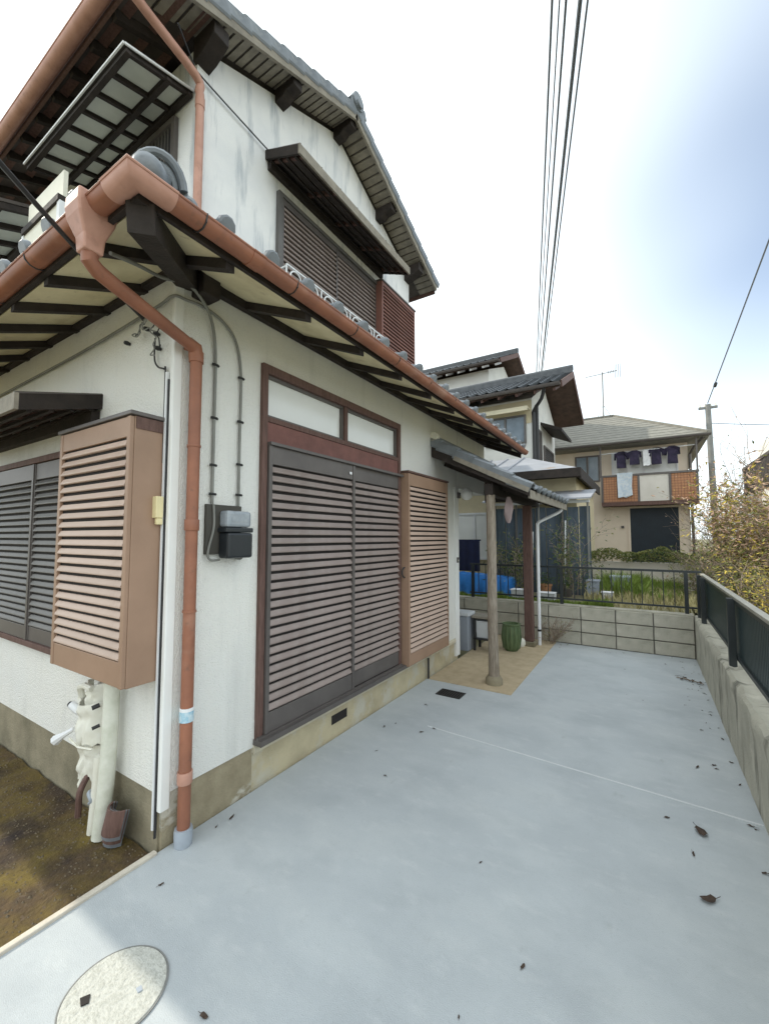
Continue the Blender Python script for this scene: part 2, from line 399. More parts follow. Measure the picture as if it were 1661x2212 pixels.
# --- shutters -------------------------------------------------------------
def faceT(face, plane):
    if face == 'E': return lambda u,d,z: (plane+d, u, z)
    return lambda u,d,z: (u, plane-d, z)
SL = {}
def slat_mesh(face, L, pitch, m, depth=.021):
    k = (face, round(L,3), round(pitch,4), m)
    if k not in SL:
        h = pitch*.66
        prof = [(0,0),(depth*.85,0),(depth,h*.12),(depth*.96,h*.30),(depth*.35,h*.97),(0,h)]
        b = MB(faceT(face,0)); b.prism([(-L/2,d,z) for d,z in prof],(L,0,0)) if False else None
        T = faceT(face,0); bb = MB()
        vs = [T(-L/2,d,z) for d,z in prof]+[T(L/2,d,z) for d,z in prof]; n = len(prof)
        bb.add(vs,[tuple(range(n)),tuple(range(2*n-1,n-1,-1))]+[(i,(i+1)%n,n+(i+1)%n,n+i) for i in range(n)])
        me = bb.mesh('slat'); me.materials.append(M[m]); SL[k] = me
    return SL[k]
def louvre(face, plane, u0, u1, z0, z1, n, frame_m, slat_m, top=.10, bot=.12, stile=.028, depth=.03, parent=house, name='shutter', back='shade_black', edge=None):
    """a louvred shutter leaf: frame, dark backing, n slats as sub-parts"""
    T = faceT(face, plane); b = MB(T)
    b.box(u0,u0+stile,0,depth,z0,z1); b.box(u1-stile,u1,0,depth,z0,z1)
    b.box(u0+stile,u1-stile,0,depth*.82,z1-top,z1); b.box(u0+stile,u1-stile,0,depth*.82,z0,z0+bot)
    fr = b.build(name, frame_m, parent, bevel=.002)
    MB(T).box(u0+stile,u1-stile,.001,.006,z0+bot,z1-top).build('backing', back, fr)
    pitch = (z1-top-z0-bot)/n; me = slat_mesh(face, u1-u0-2*stile-.004, pitch, slat_m)
    for i in range(n): place('slat', me, fr, T((u0+u1)/2, .006, z0+bot+pitch*(i+.12)))
    return fr
# big ground-floor window on the right-hand wall
win = MB(faceT('E',XF))
win.box(1.87,1.915,-.06,.030,.30,2.765); win.box(3.655,3.70,-.06,.030,.30,2.765); win.box(1.915,3.655,-.06,.030,2.705,2.765)
win.box(1.915,3.655,-.06,.026,2.375,2.41); win.box(2.765,2.805,-.06,.024,2.41,2.705)
wf = win.build('window','brown_wood',house,bevel=.003)
for a,b_ in ((1.915,2.765),(2.805,3.655)):
    MB(faceT('E',XF)).box(a,b_,-.03,-.024,2.41,2.705).build('pane','pane',wf)
    MB(faceT('E',XF)).box(a,b_,-.055,-.05,2.41,2.705).build('blind','cloth_white',wf)
    i = MB(faceT('E',XF)); i.box(a,a+.018,-.024,.004,2.41,2.705); i.box(b_-.018,b_,-.024,.004,2.41,2.705); i.box(a+.018,b_-.018,-.024,.004,2.41,2.428); i.box(a+.018,b_-.018,-.024,.004,2.687,2.705)
    i.build('sash','shutter_frame',wf)
MB(faceT('E',XF)).box(1.916,3.654,-.06,.020,2.225,2.374).build('transom_rail','red_wood',wf,bevel=.003)
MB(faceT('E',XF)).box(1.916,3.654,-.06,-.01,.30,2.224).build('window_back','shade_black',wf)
tr = MB(faceT('E',XF)); tr.box(1.86,4.72,.0,.075,.286,.318); tr.box(1.86,3.69,.03,.05,.318,.335); tr.build('shutter_track','shutter_frame',wf)
tr = MB(faceT('E',XF)); tr.box(1.916,3.70,.020,.062,2.215,2.235); tr.build('shutter_head_track','shutter_frame',wf)
louvre('E',XF+.012,1.918,2.885,.336,2.214,27,'shutter_frame','shutter_slat',.125,.125,.030,.034)
louvre('E',XF+.004,2.855,3.70,.336,2.214,27,'shutter_frame','shutter_slat',.125,.125,.030,.022)
MB(faceT('E',XF+.05)).lathe((3.66,0,1.18),[(.001,0),(.02,.0)],8) if False else None
MB(faceT('E',XF)).box(2.80,2.83,.046,.050,2.13,2.15).build('lock_tab','white_metal',wf)
# shutter storage box on the right-hand wall
def shutter_box(face, plane, u0, u1, z0, z1, d, n, frame_m, slat_m, cap_m, parent=house, side_m=None, top=.13, bot=.12, lip=.012, bside=None):
    T = faceT(face, plane); b = MB(T)
    b.box(u0,u1,0,d,z0,z1)
    bx = b.build('shutter_box', side_m or frame_m, parent, bevel=.004)
    T2 = faceT(face, plane + (d if face=='E' else -d)); f = MB(T2)
    st = .035
    f.box(u0+.002,u0+st,.001,.022,z0+.004,z1-.004); f.box(u1-st,u1-.002,.001,.022,z0+.004,z1-.004)
    f.box(u0+st,u1-st,.001,.018,z1-top,z1-.004); f.box(u0+st,u1-st,.001,.018,z0+.004,z0+bot)
    f.build('front_frame', frame_m, bx, bevel=.003)
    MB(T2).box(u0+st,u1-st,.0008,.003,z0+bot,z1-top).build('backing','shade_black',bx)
    pitch = (z1-top-z0-bot)/n; me = slat_mesh(face, u1-u0-2*st-.004, pitch, slat_m, .021)
    for i in range(n): place('slat', me, bx, T2((u0+u1)/2, .003, z0+bot+pitch*(i+.12)))
    c = MB(T); c.box(u0-lip,u1+lip,0,d+.03,z1+.001,z1+.022); c.build('cap', cap_m, bx, bevel=.003)
    return bx
b1 = shutter_box('E',XF,3.72,4.72,.30,2.262,.085,33,'beige_panel','beige_slat','brown_wood')
MB(faceT('E',XF)).lathe((0,0,0),[(0,0)],3) if False else None
hp = MB(); hp.tube(arc((XF+.06,3.715,1.24),(0,1,0),(0,0,1),.05,R(90),R(270),10),.008,6); hp.build('pull_handle','cable_black',wf)
# left-hand wall: shutter box, window leaves, small canopy
b2 = shutter_box('S',YF,-3.03,-2.204,.845,2.225,.165,22,'beige_panel','beige_slat','shutter_frame',top=.11,bot=.13,lip=.016)
MB().box(-2.2025,-2.198,1.11,1.26,2.16,2.222).build('side_plate','brown_wood',b2)
lw = MB(faceT('S',YF)); lw.box(-4.75,-3.032,0,.035,2.155,2.20); lw.box(-4.75,-3.032,0,.04,.80,.84); lw.box(-4.80,-4.75,0,.04,.80,2.20)
lwf = lw.build('side_window','brown_wood',house,bevel=.003)
louvre('S',YF-.002,-3.91,-3.035,.842,2.15,22,'shutter_frame','grey_slat',.12,.10,.03,.026)
louvre('S',YF-.006,-4.75,-3.895,.842,2.15,22,'shutter_frame','grey_slat',.12,.10,.03,.030)
def canopy(name, T, u0, u1, d, zw, zo, n_raf, parent=house, batten=4):
    """little window roof: sloping top sheet, fascia, rafters; T maps (u along, d out, z)"""
    b = MB(T); b.add([(u0,0,zw),(u1,0,zw),(u1,d,zo),(u0,d,zo),(u0,0,zw+.035),(u1,0,zw+.035),(u1,d,zo+.035),(u0,d,zo+.035)],
        [(0,3,2,1),(4,5,6,7),(0,1,5,4),(1,2,6,5),(2,3,7,6),(3,0,4,7)])
    top = b.build(name,'sheathing',parent)
    f = MB(T); f.box(u0-.012,u1+.012,d+.001,d+.022,zo-.05,zo+.045); f.build('fascia','verge_board',top)
    for uu in (u0-.012,u1-.010):
        e = MB(T); e.add([(uu,0,zw-.05),(uu+.022,0,zw-.05),(uu+.022,d,zo-.05),(uu,d,zo-.05),(uu,0,zw+.042),(uu+.022,0,zw+.042),(uu+.022,d,zo+.042),(uu,d,zo+.042)],
            [(0,3,2,1),(4,5,6,7),(0,1,5,4),(1,2,6,5),(2,3,7,6),(3,0,4,7)])
        e.build('barge_board','dark_wood',top)
    s = (zw-zo)/d
    for i in range(n_raf):
        uu = u0+.06+(u1-u0-.12)*i/(n_raf-1)
        e = MB(T); e.add([(uu-.015,.0,zw-.045),(uu+.015,.0,zw-.045),(uu+.015,d,zo-.04),(uu-.015,d,zo-.04),(uu-.015,0,zw),(uu+.015,0,zw),(uu+.015,d,zo),(uu-.015,d,zo)],
            [(0,3,2,1),(4,5,6,7),(0,1,5,4),(1,2,6,5),(2,3,7,6),(3,0,4,7)])
        e.build('rafter','brown_wood',top)
    for i in range(batten):
        dd = d*(i+.5)/batten; z = zw-s*dd
        MB(T).box(u0+.01,u1-.01,dd-.012,dd+.012,z-.062,z-.042).build('batten','dark_wood',top)
    MB(T).box(u0+.02,u1-.02,.0,.05,zw-.14,zw-.062).build('ledger','dark_wood',top)
    # tinned top with rolled seams
    k = int((u1-u0)/.3)
    for i in range(k+1):
        uu = u0+(u1-u0)*i/k
        e = MB(T); e.tube([(uu,.0,zw+.04),(uu,d+.02,zo+.04)],.012,6); e.build('seam','shutter_frame',top)
    return top
canopy('side_canopy', faceT('S',YF), -4.95, -2.95, .42, 2.475, 2.36, 6)
canopy('upper_canopy', faceT('E',XU), 2.68, 4.78, .44, 5.37, 5.20, 5)
# upper-floor window shutters, box, railing
uw = MB(faceT('E',XU)); uw.box(2.82,2.875,0,.045,3.85,5.10); uw.box(2.875,4.62,0,.045,5.06,5.10)
uwf = uw.build('upper_window','grey_slat',house,bevel=.003)
louvre('E',XU+.008,2.878,3.77,3.86,5.055,20,'shutter_frame','shutter_slat',.06,.06,.02,.03)
louvre('E',XU+.002,3.75,4.62,3.86,5.055,20,'shutter_frame','shutter_slat',.06,.06,.02,.024)
b3 = shutter_box('E',XU,4.62,5.58,3.75,5.10,.10,24,'rust_slat','rust_slat','shutter_frame',top=.05,bot=.06)
rl = MB()
for z in (4.20,4.02): rl.bar((-2.82,2.74,z),(-2.82,4.50,z),.016,.014)
ub = rl.build('window_railing','white_metal',house)
for i in range(8):
    y = 2.74+1.76*i/7
    MB().bar((-2.82,y,3.80),(-2.82,y,4.20),.012,.012).build('baluster','white_metal',ub)
    if i < 7:
        y2 = y+1.76/7
        k = MB(); k.tube(arc((-2.82,(y+y2)/2,4.11),(0,1,0),(0,0,1),.075,0,2*math.pi,12),.008,5,False); k.build('scroll','white_metal',ub)
for y in (2.74,4.50): MB().bar((-3.06,y,4.18),(-2.82,y,4.18),.014,.014).build('bracket','white_metal',ub)

# --- lower roof -----------------------------------------------------------
S = .42; EX, EY, EZ = -1.60, .79, 2.955     # eave edge lines and roof deck height at the eave
def deck_r(x): return EZ+S*(EX-x)
def deck_l(y): return EZ+S*(y-EY)
lr = MB()
YE = 6.50
# deck top and soffit sheets (two slopes meeting along the hip)
hx, hy = XU-.0, EY+(EX-XU)   # hip reaches X=XU at this Y
def slab(poly, th): 
    return MB().prism(poly,(0,0,th))
deck = slab([(EX,EY,EZ-.055),(EX,YE,EZ-.055),(XU,YE,deck_r(XU)-.055),(XU,hy,deck_r(XU)-.055)],.05)
lower_roof = deck.build('lower_roof','sheathing',house)
slab([(EX,EY,EZ-.055),(XU+.001,hy,deck_r(XU)-.055),(-9,hy,deck_l(hy)-.055),(-9,EY,EZ-.055)],.05).build('side_slope_deck','sheathing',lower_roof)
# cream soffit boards (each run of boards between two rafters is a panel)
raf = [1.20+.53*i for i in range(10)]
edges = [EY+.30]+raf+[YE]
def soff(x): return deck_r(x)-.062
ys = [EY+.06]+raf+[YE-.02]
for i in range(len(ys)-1):
    a, b_ = ys[i]+.002, ys[i+1]-.002
    x1 = XF-.03
    if i == 0:
        slab([(EX-.02,a,soff(EX-.02)-.008),(EX-.02,b_,soff(EX-.02)-.008),(EX-.02-(b_-a),b_,soff(EX-.02-(b_-a))-.008)],.007).build('soffit_panel','soffit',lower_roof)
    else:
        k = max(0,min(.55,1e9)); 
        xa = max(x1, EX-.02-(a-EY-.06)); xb = x1
        slab([(EX-.02,a,soff(EX-.02)-.008),(EX-.02,b_,soff(EX-.02)-.008),(xb,b_,soff(xb)-.008),(xa,a,soff(xa)-.008)],.007).build('soffit_panel','soffit',lower_roof)
for y in raf:
    xi = max(XF-.03, EX-(y-EY))
    MB().add([(EX,y-.024,soff(EX)-.058),(EX,y+.024,soff(EX)-.058),(xi,y+.024,soff(xi)-.058),(xi,y-.024,soff(xi)-.058),(EX,y-.024,soff(EX)-.009),(EX,y+.024,soff(EX)-.009),(xi,y+.024,soff(xi)-.009),(xi,y-.024,soff(xi)-.009)],
        [(0,3,2,1),(4,5,6,7),(0,1,5,4),(1,2,6,5),(2,3,7,6),(3,0,4,7)]).build('rafter','dark_wood',lower_roof)
def soffl(y): return deck_l(y)-.062
rafx = [EX-.42-.44*i for i in range(15)]
xs = [EX-.06]+rafx
for i in range(len(xs)-1):
    a, b_ = xs[i]-.002, xs[i+1]+.002
    y1 = YF+.03
    if i == 0: poly = [(a,EY+.02),(b_,EY+.02),(b_,EY+.02+(a-b_))]
    else:
        ya = min(y1, EY+.02+(EX-.06-a)); poly = [(a,EY+.02),(b_,EY+.02),(b_,y1),(a,ya)]
    slab([(x,y,soffl(y)-.008) for x,y in poly],.007).build('soffit_panel','soffit',lower_roof)
for x in rafx:
    yi = min(YF+.03, EY+(EX-x))
    MB().add([(x-.024,EY,soffl(EY)-.058),(x+.024,EY,soffl(EY)-.058),(x+.024,yi,soffl(yi)-.058),(x-.024,yi,soffl(yi)-.058),(x-.024,EY,soffl(EY)-.009),(x+.024,EY,soffl(EY)-.009),(x+.024,yi,soffl(yi)-.009),(x-.024,yi,soffl(yi)-.009)],
        [(0,3,2,1),(4,5,6,7),(0,1,5,4),(1,2,6,5),(2,3,7,6),(3,0,4,7)]).build('rafter','dark_wood',lower_roof)
# hip rafter at the corner and its jutting end block
MB().bar((EX-.01,EY+.01,soff(EX)-.065),(XF-.02,EY+(EX-XF)+.02,soff(XF)-.065),.10,.11).build('hip_rafter','dark_wood',lower_roof)
MB().box(XF-.02,XF+.11,1.36,1.47,2.965,3.085).build('beam_end','dark_wood',lower_roof, bevel=.006)
# wall plates under the soffit, eave fascias
MB().box(XF+.001,XF+.045,1.22,6.42,3.045,3.10).build('wall_plate','dark_wood',lower_roof)
MB().box(-9,XF+.046,YF-.045,YF-.001,3.045,3.10).build('wall_plate','dark_wood',lower_roof)
MB().box(EX+.001,EX+.022,EY-.02,YE,EZ-.085,EZ-.015).build('eave_fascia','dark_wood',lower_roof)
MB().box(-9,EX+.001,EY-.022,EY-.001,EZ-.085,EZ-.015).build('eave_fascia','dark_wood',lower_roof)
MB().add([(EX,YE,EZ-.14),(XU,YE,deck_r(XU)-.14),(XU,YE+.03,deck_r(XU)-.14),(EX,YE+.03,EZ-.14),(EX,YE,EZ+.03),(XU,YE,deck_r(XU)+.03),(XU,YE+.03,deck_r(XU)+.03),(EX,YE+.03,EZ+.03)],
    [(0,3,2,1),(4,5,6,7),(0,1,5,4),(1,2,6,5),(2,3,7,6),(3,0,4,7)]).build('verge_board','dark_wood',lower_roof)
# tiles
TW, TL = .262, .235
def wave(f):                     # cross profile of a pan tile, f in 0..1
    return .030*math.exp(-((f-.84)/.105)**2) - .013*math.sin(math.pi*min(f/.72,1)) + .010
def tile_mesh(U, V, name='roof_tile', tw=TW, tl=TL, m='kawara', front=.05):
    U = Vector(U); V = Vector(V); Nn = U.cross(V).normalized()
    if Nn.z < 0: Nn = -Nn
    b = MB(); k = 11; vs = []; fs = []
    for (vv, lift) in ((0,.030),(tl*1.12,.004)):
        for i in range(k): f = i/(k-1); vs.append(U*(f*tw)+V*vv+Nn*(wave(f)+lift))
        for i in range(k): f = i/(k-1); vs.append(U*(f*tw)+V*vv+Nn*(wave(f)+lift-.016))
    for i in range(k-1):
        fs.append((i,i+1,2*k+i+1,2*k+i)); fs.append((k+i+1,k+i,3*k+i,3*k+i+1)); fs.append((i+1,i,k+i,k+i+1))
    fs.append((0,2*k,3*k,k)); fs.append((k-1,2*k-1,4*k-1,3*k-1))
    # round knob at the front of the roll
    c = U*(.84*tw)+V*(-.004)+Nn*(.030+.006); n0 = len(vs); q = 10
    for dz, rr in ((0,.044),(-.022,.044),(-.030,.036)):
        for j in range(q): t = 2*math.pi*j/q; vs.append(c+V*dz+(U*math.cos(t)+Nn*math.sin(t))*rr)
    if front:
        for i in range(2):
            for j in range(q): fs.append((n0+i*q+j,n0+i*q+(j+1)%q,n0+(i+1)*q+(j+1)%q,n0+(i+1)*q+j))
        fs.append(tuple(n0+2*q+j for j in range(q))); fs.append(tuple(n0+j for j in range(q-1,-1,-1)))
    b.add(vs,fs); me = b.mesh(name, smooth=True); me.materials.append(M[m]); return me
def tile_field(name, P0, U, V, u_of_row, nrow, parent, m='kawara'):
    P0 = Vector(P0); U = Vector(U); V = Vector(V); Nn = U.cross(V).normalized()
    if Nn.z < 0: Nn = -Nn
    b = MB(); k = 7
    fr_ = [0,.2,.45,.68,.77,.84,.92]
    for r_ in range(nrow):
        u0, u1 = u_of_row(r_); n_ = max(0,int((u1-u0)/TW+.5)); vs = []; 
        for (vv, l) in ((r_*TL,.030),(r_*TL+TL*1.05,.008)):
            for t in range(n_):
                for f in fr_: vs.append(P0+U*(u0+(t+f)*TW)+V*vv+Nn*(wave(f)+l))
        L_ = n_*k; fs = [(i,i+1,L_+i+1,L_+i) for i in range(L_-1)]
        for i in range(L_): vs.append(Vector(vs[i])-Nn*.022)
        fs += [(i+1,i,2*L_+i,2*L_+i+1) for i in range(L_-1)]
        if n_: b.add(vs,fs)
    o = b.build(name, m, parent, smooth=False, fix=False); o['kind'] = 'stuff'
    return o
cs = 1/math.sqrt(1+S*S)
Vr = Vector((-1,0,S)).normalized(); Vl = Vector((0,1,S)).normalized()
nrow_r = int((EX-XU)/cs/TL)
P_r = Vector((EX+.055,EY,EZ-.055*S)); P_l = Vector((EX,EY-.055,EZ-.055*S))
tile_field('roof_tiles', P_r, (0,1,0), Vr, lambda r_: ((r_+1)*TL*cs*1.0+.05 if r_ else 99, YE-EY), nrow_r, lower_roof)
tile_field('roof_tiles', P_l, (-1,0,0), Vl, lambda r_: ((r_+1)*TL*cs+.05 if r_ else 99, 6.5), int((YU-EY)/cs/TL)+1, lower_roof)
tr_ = tile_mesh((0,1,0),Vr); tl_ = tile_mesh((-1,0,0),Vl)
for i in range(21): place('roof_tile', tr_, lower_roof, P_r+Vector((0,.10+i*TW,0)))
for i in range(20): place('roof_tile', tl_, lower_roof, P_l+Vector((-.10-i*TW,0,0)))
# second visible row also as single tiles near the corner
# hip ridge: stacked tiles with a round crest, ornament at the foot
h0 = Vector((EX-.06,EY+.06,EZ+.045)); h1 = Vector((XU-.05,EY+(EX-XU)+.05,deck_r(XU)+.06))
hd = (h1-h0).normalized(); hside = Vector((1,1,0)).normalized(); hup = hd.cross(hside); hup = hup if hup.z > 0 else -hup
hr = MB(); hr.bar(h0+hd*.12+hup*.03, h1+hup*.03, .17,.05, hup); hr.bar(h0+hd*.14+hup*.075, h1+hup*.075, .14,.03, hup)
hip = hr.build('hip_ridge','kawara',lower_roof, bevel=.008)
Lh = (h1-h0).length
for i in range(int(Lh/.22)):
    a = h0+hd*(.10+i*.22)+hup*.095
    k = MB(); k.tube([a,a+hd*.20,a+hd*.225],[.062,.058,.052],12); k.build('ridge_tile','kawara',hip,smooth=True)
orn = MB()
orn.tube([h0-hd*.035+hup*.075, h0-hd*.015+hup*.075, h0+hd*.02+hup*.075, h0+hd*.12+hup*.08],[.028,.054,.062,.06],18)
orn.build('ridge_end_tile','kawara',hip,smooth=True)
base = h0+hd*.15+hup*.02
pl_ = []
for i in range(17):
    t = math.pi*i/16; q = 1+.07*math.cos(6*t)
    pl_.append(base+hside*(.115*q*math.cos(t))+hup*(.03+.135*q*math.sin(t)))
pl_ = [base+hside*.125+hup*(-.05),]+pl_+[base-hside*.125+hup*(-.05)]
MB().prism(pl_, hd*.06).build('ridge_ornament','kawara',hip,bevel=.012)
for rr, tr2 in ((.105,.018),(.070,.015)):
    k = MB(); k.tube([base-hd*.012+hside*(rr*math.cos(R(a_)))+hup*(.05+rr*1.25*math.sin(R(a_))) for a_ in range(0,181,15)],tr2,8); k.build('ornament_arch','kawara',hip,smooth=True)
for sgn in (-1,1):
    c_ = base+hside*sgn*.12-hup*.005-hd*.005
    k = MB(); k.tube([c_+hd*.03,c_-hd*.01,c_-hd*.022],[.042,.042,.03],14); k.build('ornament_scroll','kawara',hip,smooth=True)
    k = MB(); k.tube([c_-hd*.020,c_-hd*.034],[.020,.016],10); k.build('ornament_scroll','kawara',hip,smooth=True)
# flashing where the lower roof meets the upper wall
MB().bar((XU+.03,YU-.02,deck_r(XU)+.05),(XU+.03,YE,deck_r(XU)+.05),.06,.10).build('roof_flashing','kawara',lower_roof)
MB().bar((XU+.02,YU-.03,deck_l(YU)+.05),(-9,YU-.03,deck_l(YU)+.05),.06,.10).build('roof_flashing','kawara',lower_roof)

# --- gutters --------------------------------------------------------------
def half_round(name, a, b_, r_, parent, m='gutter', n=12, th=.004):
    a = Vector(a); b_ = Vector(b_); d = (b_-a).normalized(); s_ = d.cross(Vector((0,0,1))).normalized(); up = Vector((0,0,1))
    vs = []; k = n+1
    for P in (a,b_):
        for rr in (r_, r_-th):
            for i in range(k):
                t = math.pi+math.pi*i/n; vs.append(P+s_*math.cos(t)*rr+up*math.sin(t)*rr)
    fs = []
    for i in range(n):
        fs.append((i,i+1,2*k+i+1,2*k+i)); fs.append((k+i+1,k+i,3*k+i,3*k+i+1)); fs.append((i+1,i,k+i,k+i+1)); fs.append((2*k+i,2*k+i+1,3*k+i+1,3*k+i))
    fs.append((0,2*k,3*k,k)); fs.append((n,k+n,3*k+n,2*k+n))
    b = MB(); b.add(vs,fs)
    for sg in (-1,1): b.tube([a+s_*sg*r_,b_+s_*sg*r_],.006,6)
    return b.build(name,m,parent,smooth=True)
GZ = 2.925; GX, GY = -1.535, .735; GR = .047
def half_round_path(name, P, r_, parent, m, n=12, th=.004):
    P = [Vector(p) for p in P]; up = Vector((0,0,1)); S_ = []
    for i in range(len(P)):
        ds = [(P[j+1]-P[j]).normalized() for j in (i-1,i) if 0 <= j < len(P)-1]; ss = [d.cross(up).normalized() for d in ds]
        S_.append(ss[0] if len(ss) == 1 else (ss[0]+ss[1])/(1+ss[0].dot(ss[1])))
    vs = []; k = n+1; fs = []
    for p, s_ in zip(P, S_):
        for rr in (r_, r_-th):
            for i in range(k): t = math.pi+math.pi*i/n; vs.append(p+s_*math.cos(t)*rr+up*math.sin(t)*rr)
    for q in range(len(P)-1):
        o = q*2*k
        for i in range(n): fs += [(o+i,o+i+1,o+2*k+i+1,o+2*k+i),(o+k+i+1,o+k+i,o+3*k+i,o+3*k+i+1)]
        fs += [(o,o+2*k,o+3*k,o+k),(o+n,o+k+n,o+3*k+n,o+2*k+n)]
    b = MB(); b.add(vs,fs)
    for sg in (-1,1): b.tube([p+s_*sg*r_ for p,s_ in zip(P,S_)],.006,6)
    return b.build(name,m,parent,smooth=True)
gut = gutl = half_round_path('gutter',[(-9,GY,GZ-.02),(GX,GY,GZ),(GX,6.52,GZ-.02)],GR,house,'gutter')
def sleeve(P, d, parent, r_=GR+.003, L=.07, m='gutter'):
    d = Vector(d).normalized(); return half_round('joint_sleeve', Vector(P)-d*L/2, Vector(P)+d*L/2, r_, parent, m)
half_round_path('corner_sleeve',[(GX-.14,GY,GZ-.001),(GX,GY,GZ-.001),(GX,GY+.14,GZ-.001)],GR+.003,gut,'gutter_pale')  # paler copy of the gutter colour, glare on the corner painted in
for y in (1.28,3.1,4.9): sleeve((GX,y,GZ-.003),(0,1,0),gut)
for y in [1.0+.53*i for i in range(10)]:
    k = MB(); k.tube([(GX+GR+.002,y,GZ+.004)]+[Vector((GX+math.cos(t)*(GR+.005),y,GZ+math.sin(t)*(GR+.005))) for t in (-.6,-1.2,-1.8,-2.4)]+[(EX+.01,y,GZ-.03)],.004,5); k.build('gutter_bracket','iron',gut)
for x in [GX-.35-.53*i for i in range(9)]:
    k = MB(); k.tube([(x,GY-GR-.002,GZ+.004)]+[Vector((x,GY+math.sin(t)*(GR+.005),GZ-math.cos(t)*(GR+.005))) for t in (-1.0,-.5,0,.5)]+[(x,EY-.01,GZ-.03)],.004,5); k.build('gutter_bracket','iron',gutl)
# rain hopper and the downpipe on the corner
HX = -1.86
hop = MB()
def ringbox(b, c, hw, hd_, z): return [(c[0]-hw,c[1]-hd_,z),(c[0]+hw,c[1]-hd_,z),(c[0]+hw,c[1]+hd_,z),(c[0]-hw,c[1]+hd_,z)]
vs=[]; fs=[]
for hw,hd_,z in ((.062,.070,GZ+.03),(.064,.072,GZ-.02),(.060,.066,GZ-.06),(.040,.040,GZ-.13),(.036,.036,GZ-.19)): vs += ringbox(None,(HX,GY),hw,hd_,z)
for i in range(4):
    for j in range(4): fs.append((i*4+j,i*4+(j+1)%4,(i+1)*4+(j+1)%4,(i+1)*4+j))
fs += [(0,1,2,3),(19,18,17,16)]
hop.add(vs,fs); hopper = hop.build('rain_hopper','gutter_pale',house,bevel=.008)
DX, DY = XF+.055, 1.365
dp = MB()
path = [(HX,GY,GZ-.17),(HX,GY,GZ-.215),(HX-.012,GY+.035,GZ-.235)]+[(HX+(DX-HX)*t, GY+(DY-GY)*t, GZ-.235-.045*t) for t in (.2,.5,.8,.93)]+[(DX,DY,GZ-.31),(DX,DY,2.3),(DX,DY,1.0),(DX,DY,.06)]
dp.tube(path,.032,14); down = dp.build('downpipe','gutter',house,smooth=True)
for z in (2.60,1.665,.34):
    k = MB(); k.lathe((DX,DY,z),[(.0375,-.03),(.0385,-.028),(.0385,.028),(.0375,.03)],16); k.build('pipe_collar','gutter' if z!=.34 else 'gutter_pale',down,smooth=True)
k = MB(); k.tube([(DX-.008,DY-.05,GZ-.262),(DX,DY-.01,GZ-.275),(DX,DY,GZ-.33)],.040,14); k.build('elbow','gutter',down,smooth=True)
for z in (2.1,1.2):
    k = MB(); k.lathe((DX,DY,z),[(.036,-.006),(.0365,0),(.036,.006)],14); k.bar((DX-.03,DY,z),(XF,DY,z),.012,.01); k.build('pipe_clip','gutter',down)
k = MB(); k.lathe((DX,DY,.655),[(.0362,-.028),(.0366,.0),(.0362,.03)],16); k.build('tape_band','blue_tape',down)
k = MB(); k.lathe((DX,DY,.69),[(.0366,-.008),(.0367,.0),(.0366,.008)],16); k.build('tape_band','white_metal',down)
k = MB(); k.lathe((DX,DY,.0),[(.044,.001),(.046,.07),(.043,.085),(.036,.085)],18); k.build('ground_socket','grey_pvc',down,smooth=True)

# --- upper roof -----------------------------------------------------------
RY, RZ, US = 3.77, 6.66, .435
XV = -2.78; YL, YR = 1.36, 6.00
def uz(y): return RZ-US*abs(y-RY)
ur = MB().prism([(XV,YL,uz(YL)-.06),(XV,RY,uz(RY)-.06),(XV,YR,uz(YR)-.06),(XV,YR,uz(YR)),(XV,RY,uz(RY)),(XV,YL,uz(YL))],(-6.6,0,0))
upper_roof = ur.build('upper_roof','sheathing',house)
for (ya,yb) in ((YL,RY),(RY,YR)):
    MB().bar((XV+.015,ya,uz(ya)-.035),(XV+.015,yb,uz(yb)-.035),.03,.15,(0,0,1)).build('barge_board','verge_board',upper_roof)
    MB().bar((XV+.036,ya,uz(ya)+.012),(XV+.036,yb,uz(yb)+.012),.012,.035,(0,0,1)).build('verge_trim','cable_black',upper_roof)
    # boarding under the verge, each board a piece
    L = abs(yb-ya); n_ = int(L/.09)
    for i in range(n_):
        y = ya+(yb-ya)*(i+.5)/n_; h_ = (yb-ya)/n_*.38
        MB().add([(XV-.001,y-h_,uz(y-h_)-.075),(XU,y-h_,uz(y-h_)-.075),(XU,y+h_,uz(y+h_)-.075),(XV-.001,y+h_,uz(y+h_)-.075),
                  (XV-.001,y-h_,uz(y-h_)-.061),(XU,y-h_,uz(y-h_)-.061),(XU,y+h_,uz(y+h_)-.061),(XV-.001,y+h_,uz(y+h_)-.061)],
                 [(0,3,2,1),(4,5,6,7),(0,1,5,4),(1,2,6,5),(2,3,7,6),(3,0,4,7)]).build('soffit_board','verge_board',upper_roof)
for y in (2.84,3.77,4.70):       # purlin ends carrying the verge
    z = uz(y)-.078
    k = MB(); k.prism([(XU-.02,y-.06,z),(XU-.02,y-.06,z-.16),(XU+.10,y-.06,z-.15),(XU+.15,y-.06,z-.11),(XV-.02,y-.06,z-.10),(XV-.02,y-.06,z)],(0,.12,0)); k.build('purlin_end','dark_wood',upper_roof,bevel=.006)
for y in (YU+.04,5.52):
    z = uz(y)-.078
    k = MB(); k.prism([(XU-.02,y-.07,z-.03),(XU-.02,y-.07,z-.24),(XU+.10,y-.07,z-.22),(XV-.02,y-.07,z-.15),(XV-.02,y-.07,z-.03)],(0,.14,0)); k.build('purlin_end','dark_wood',upper_roof,bevel=.006)
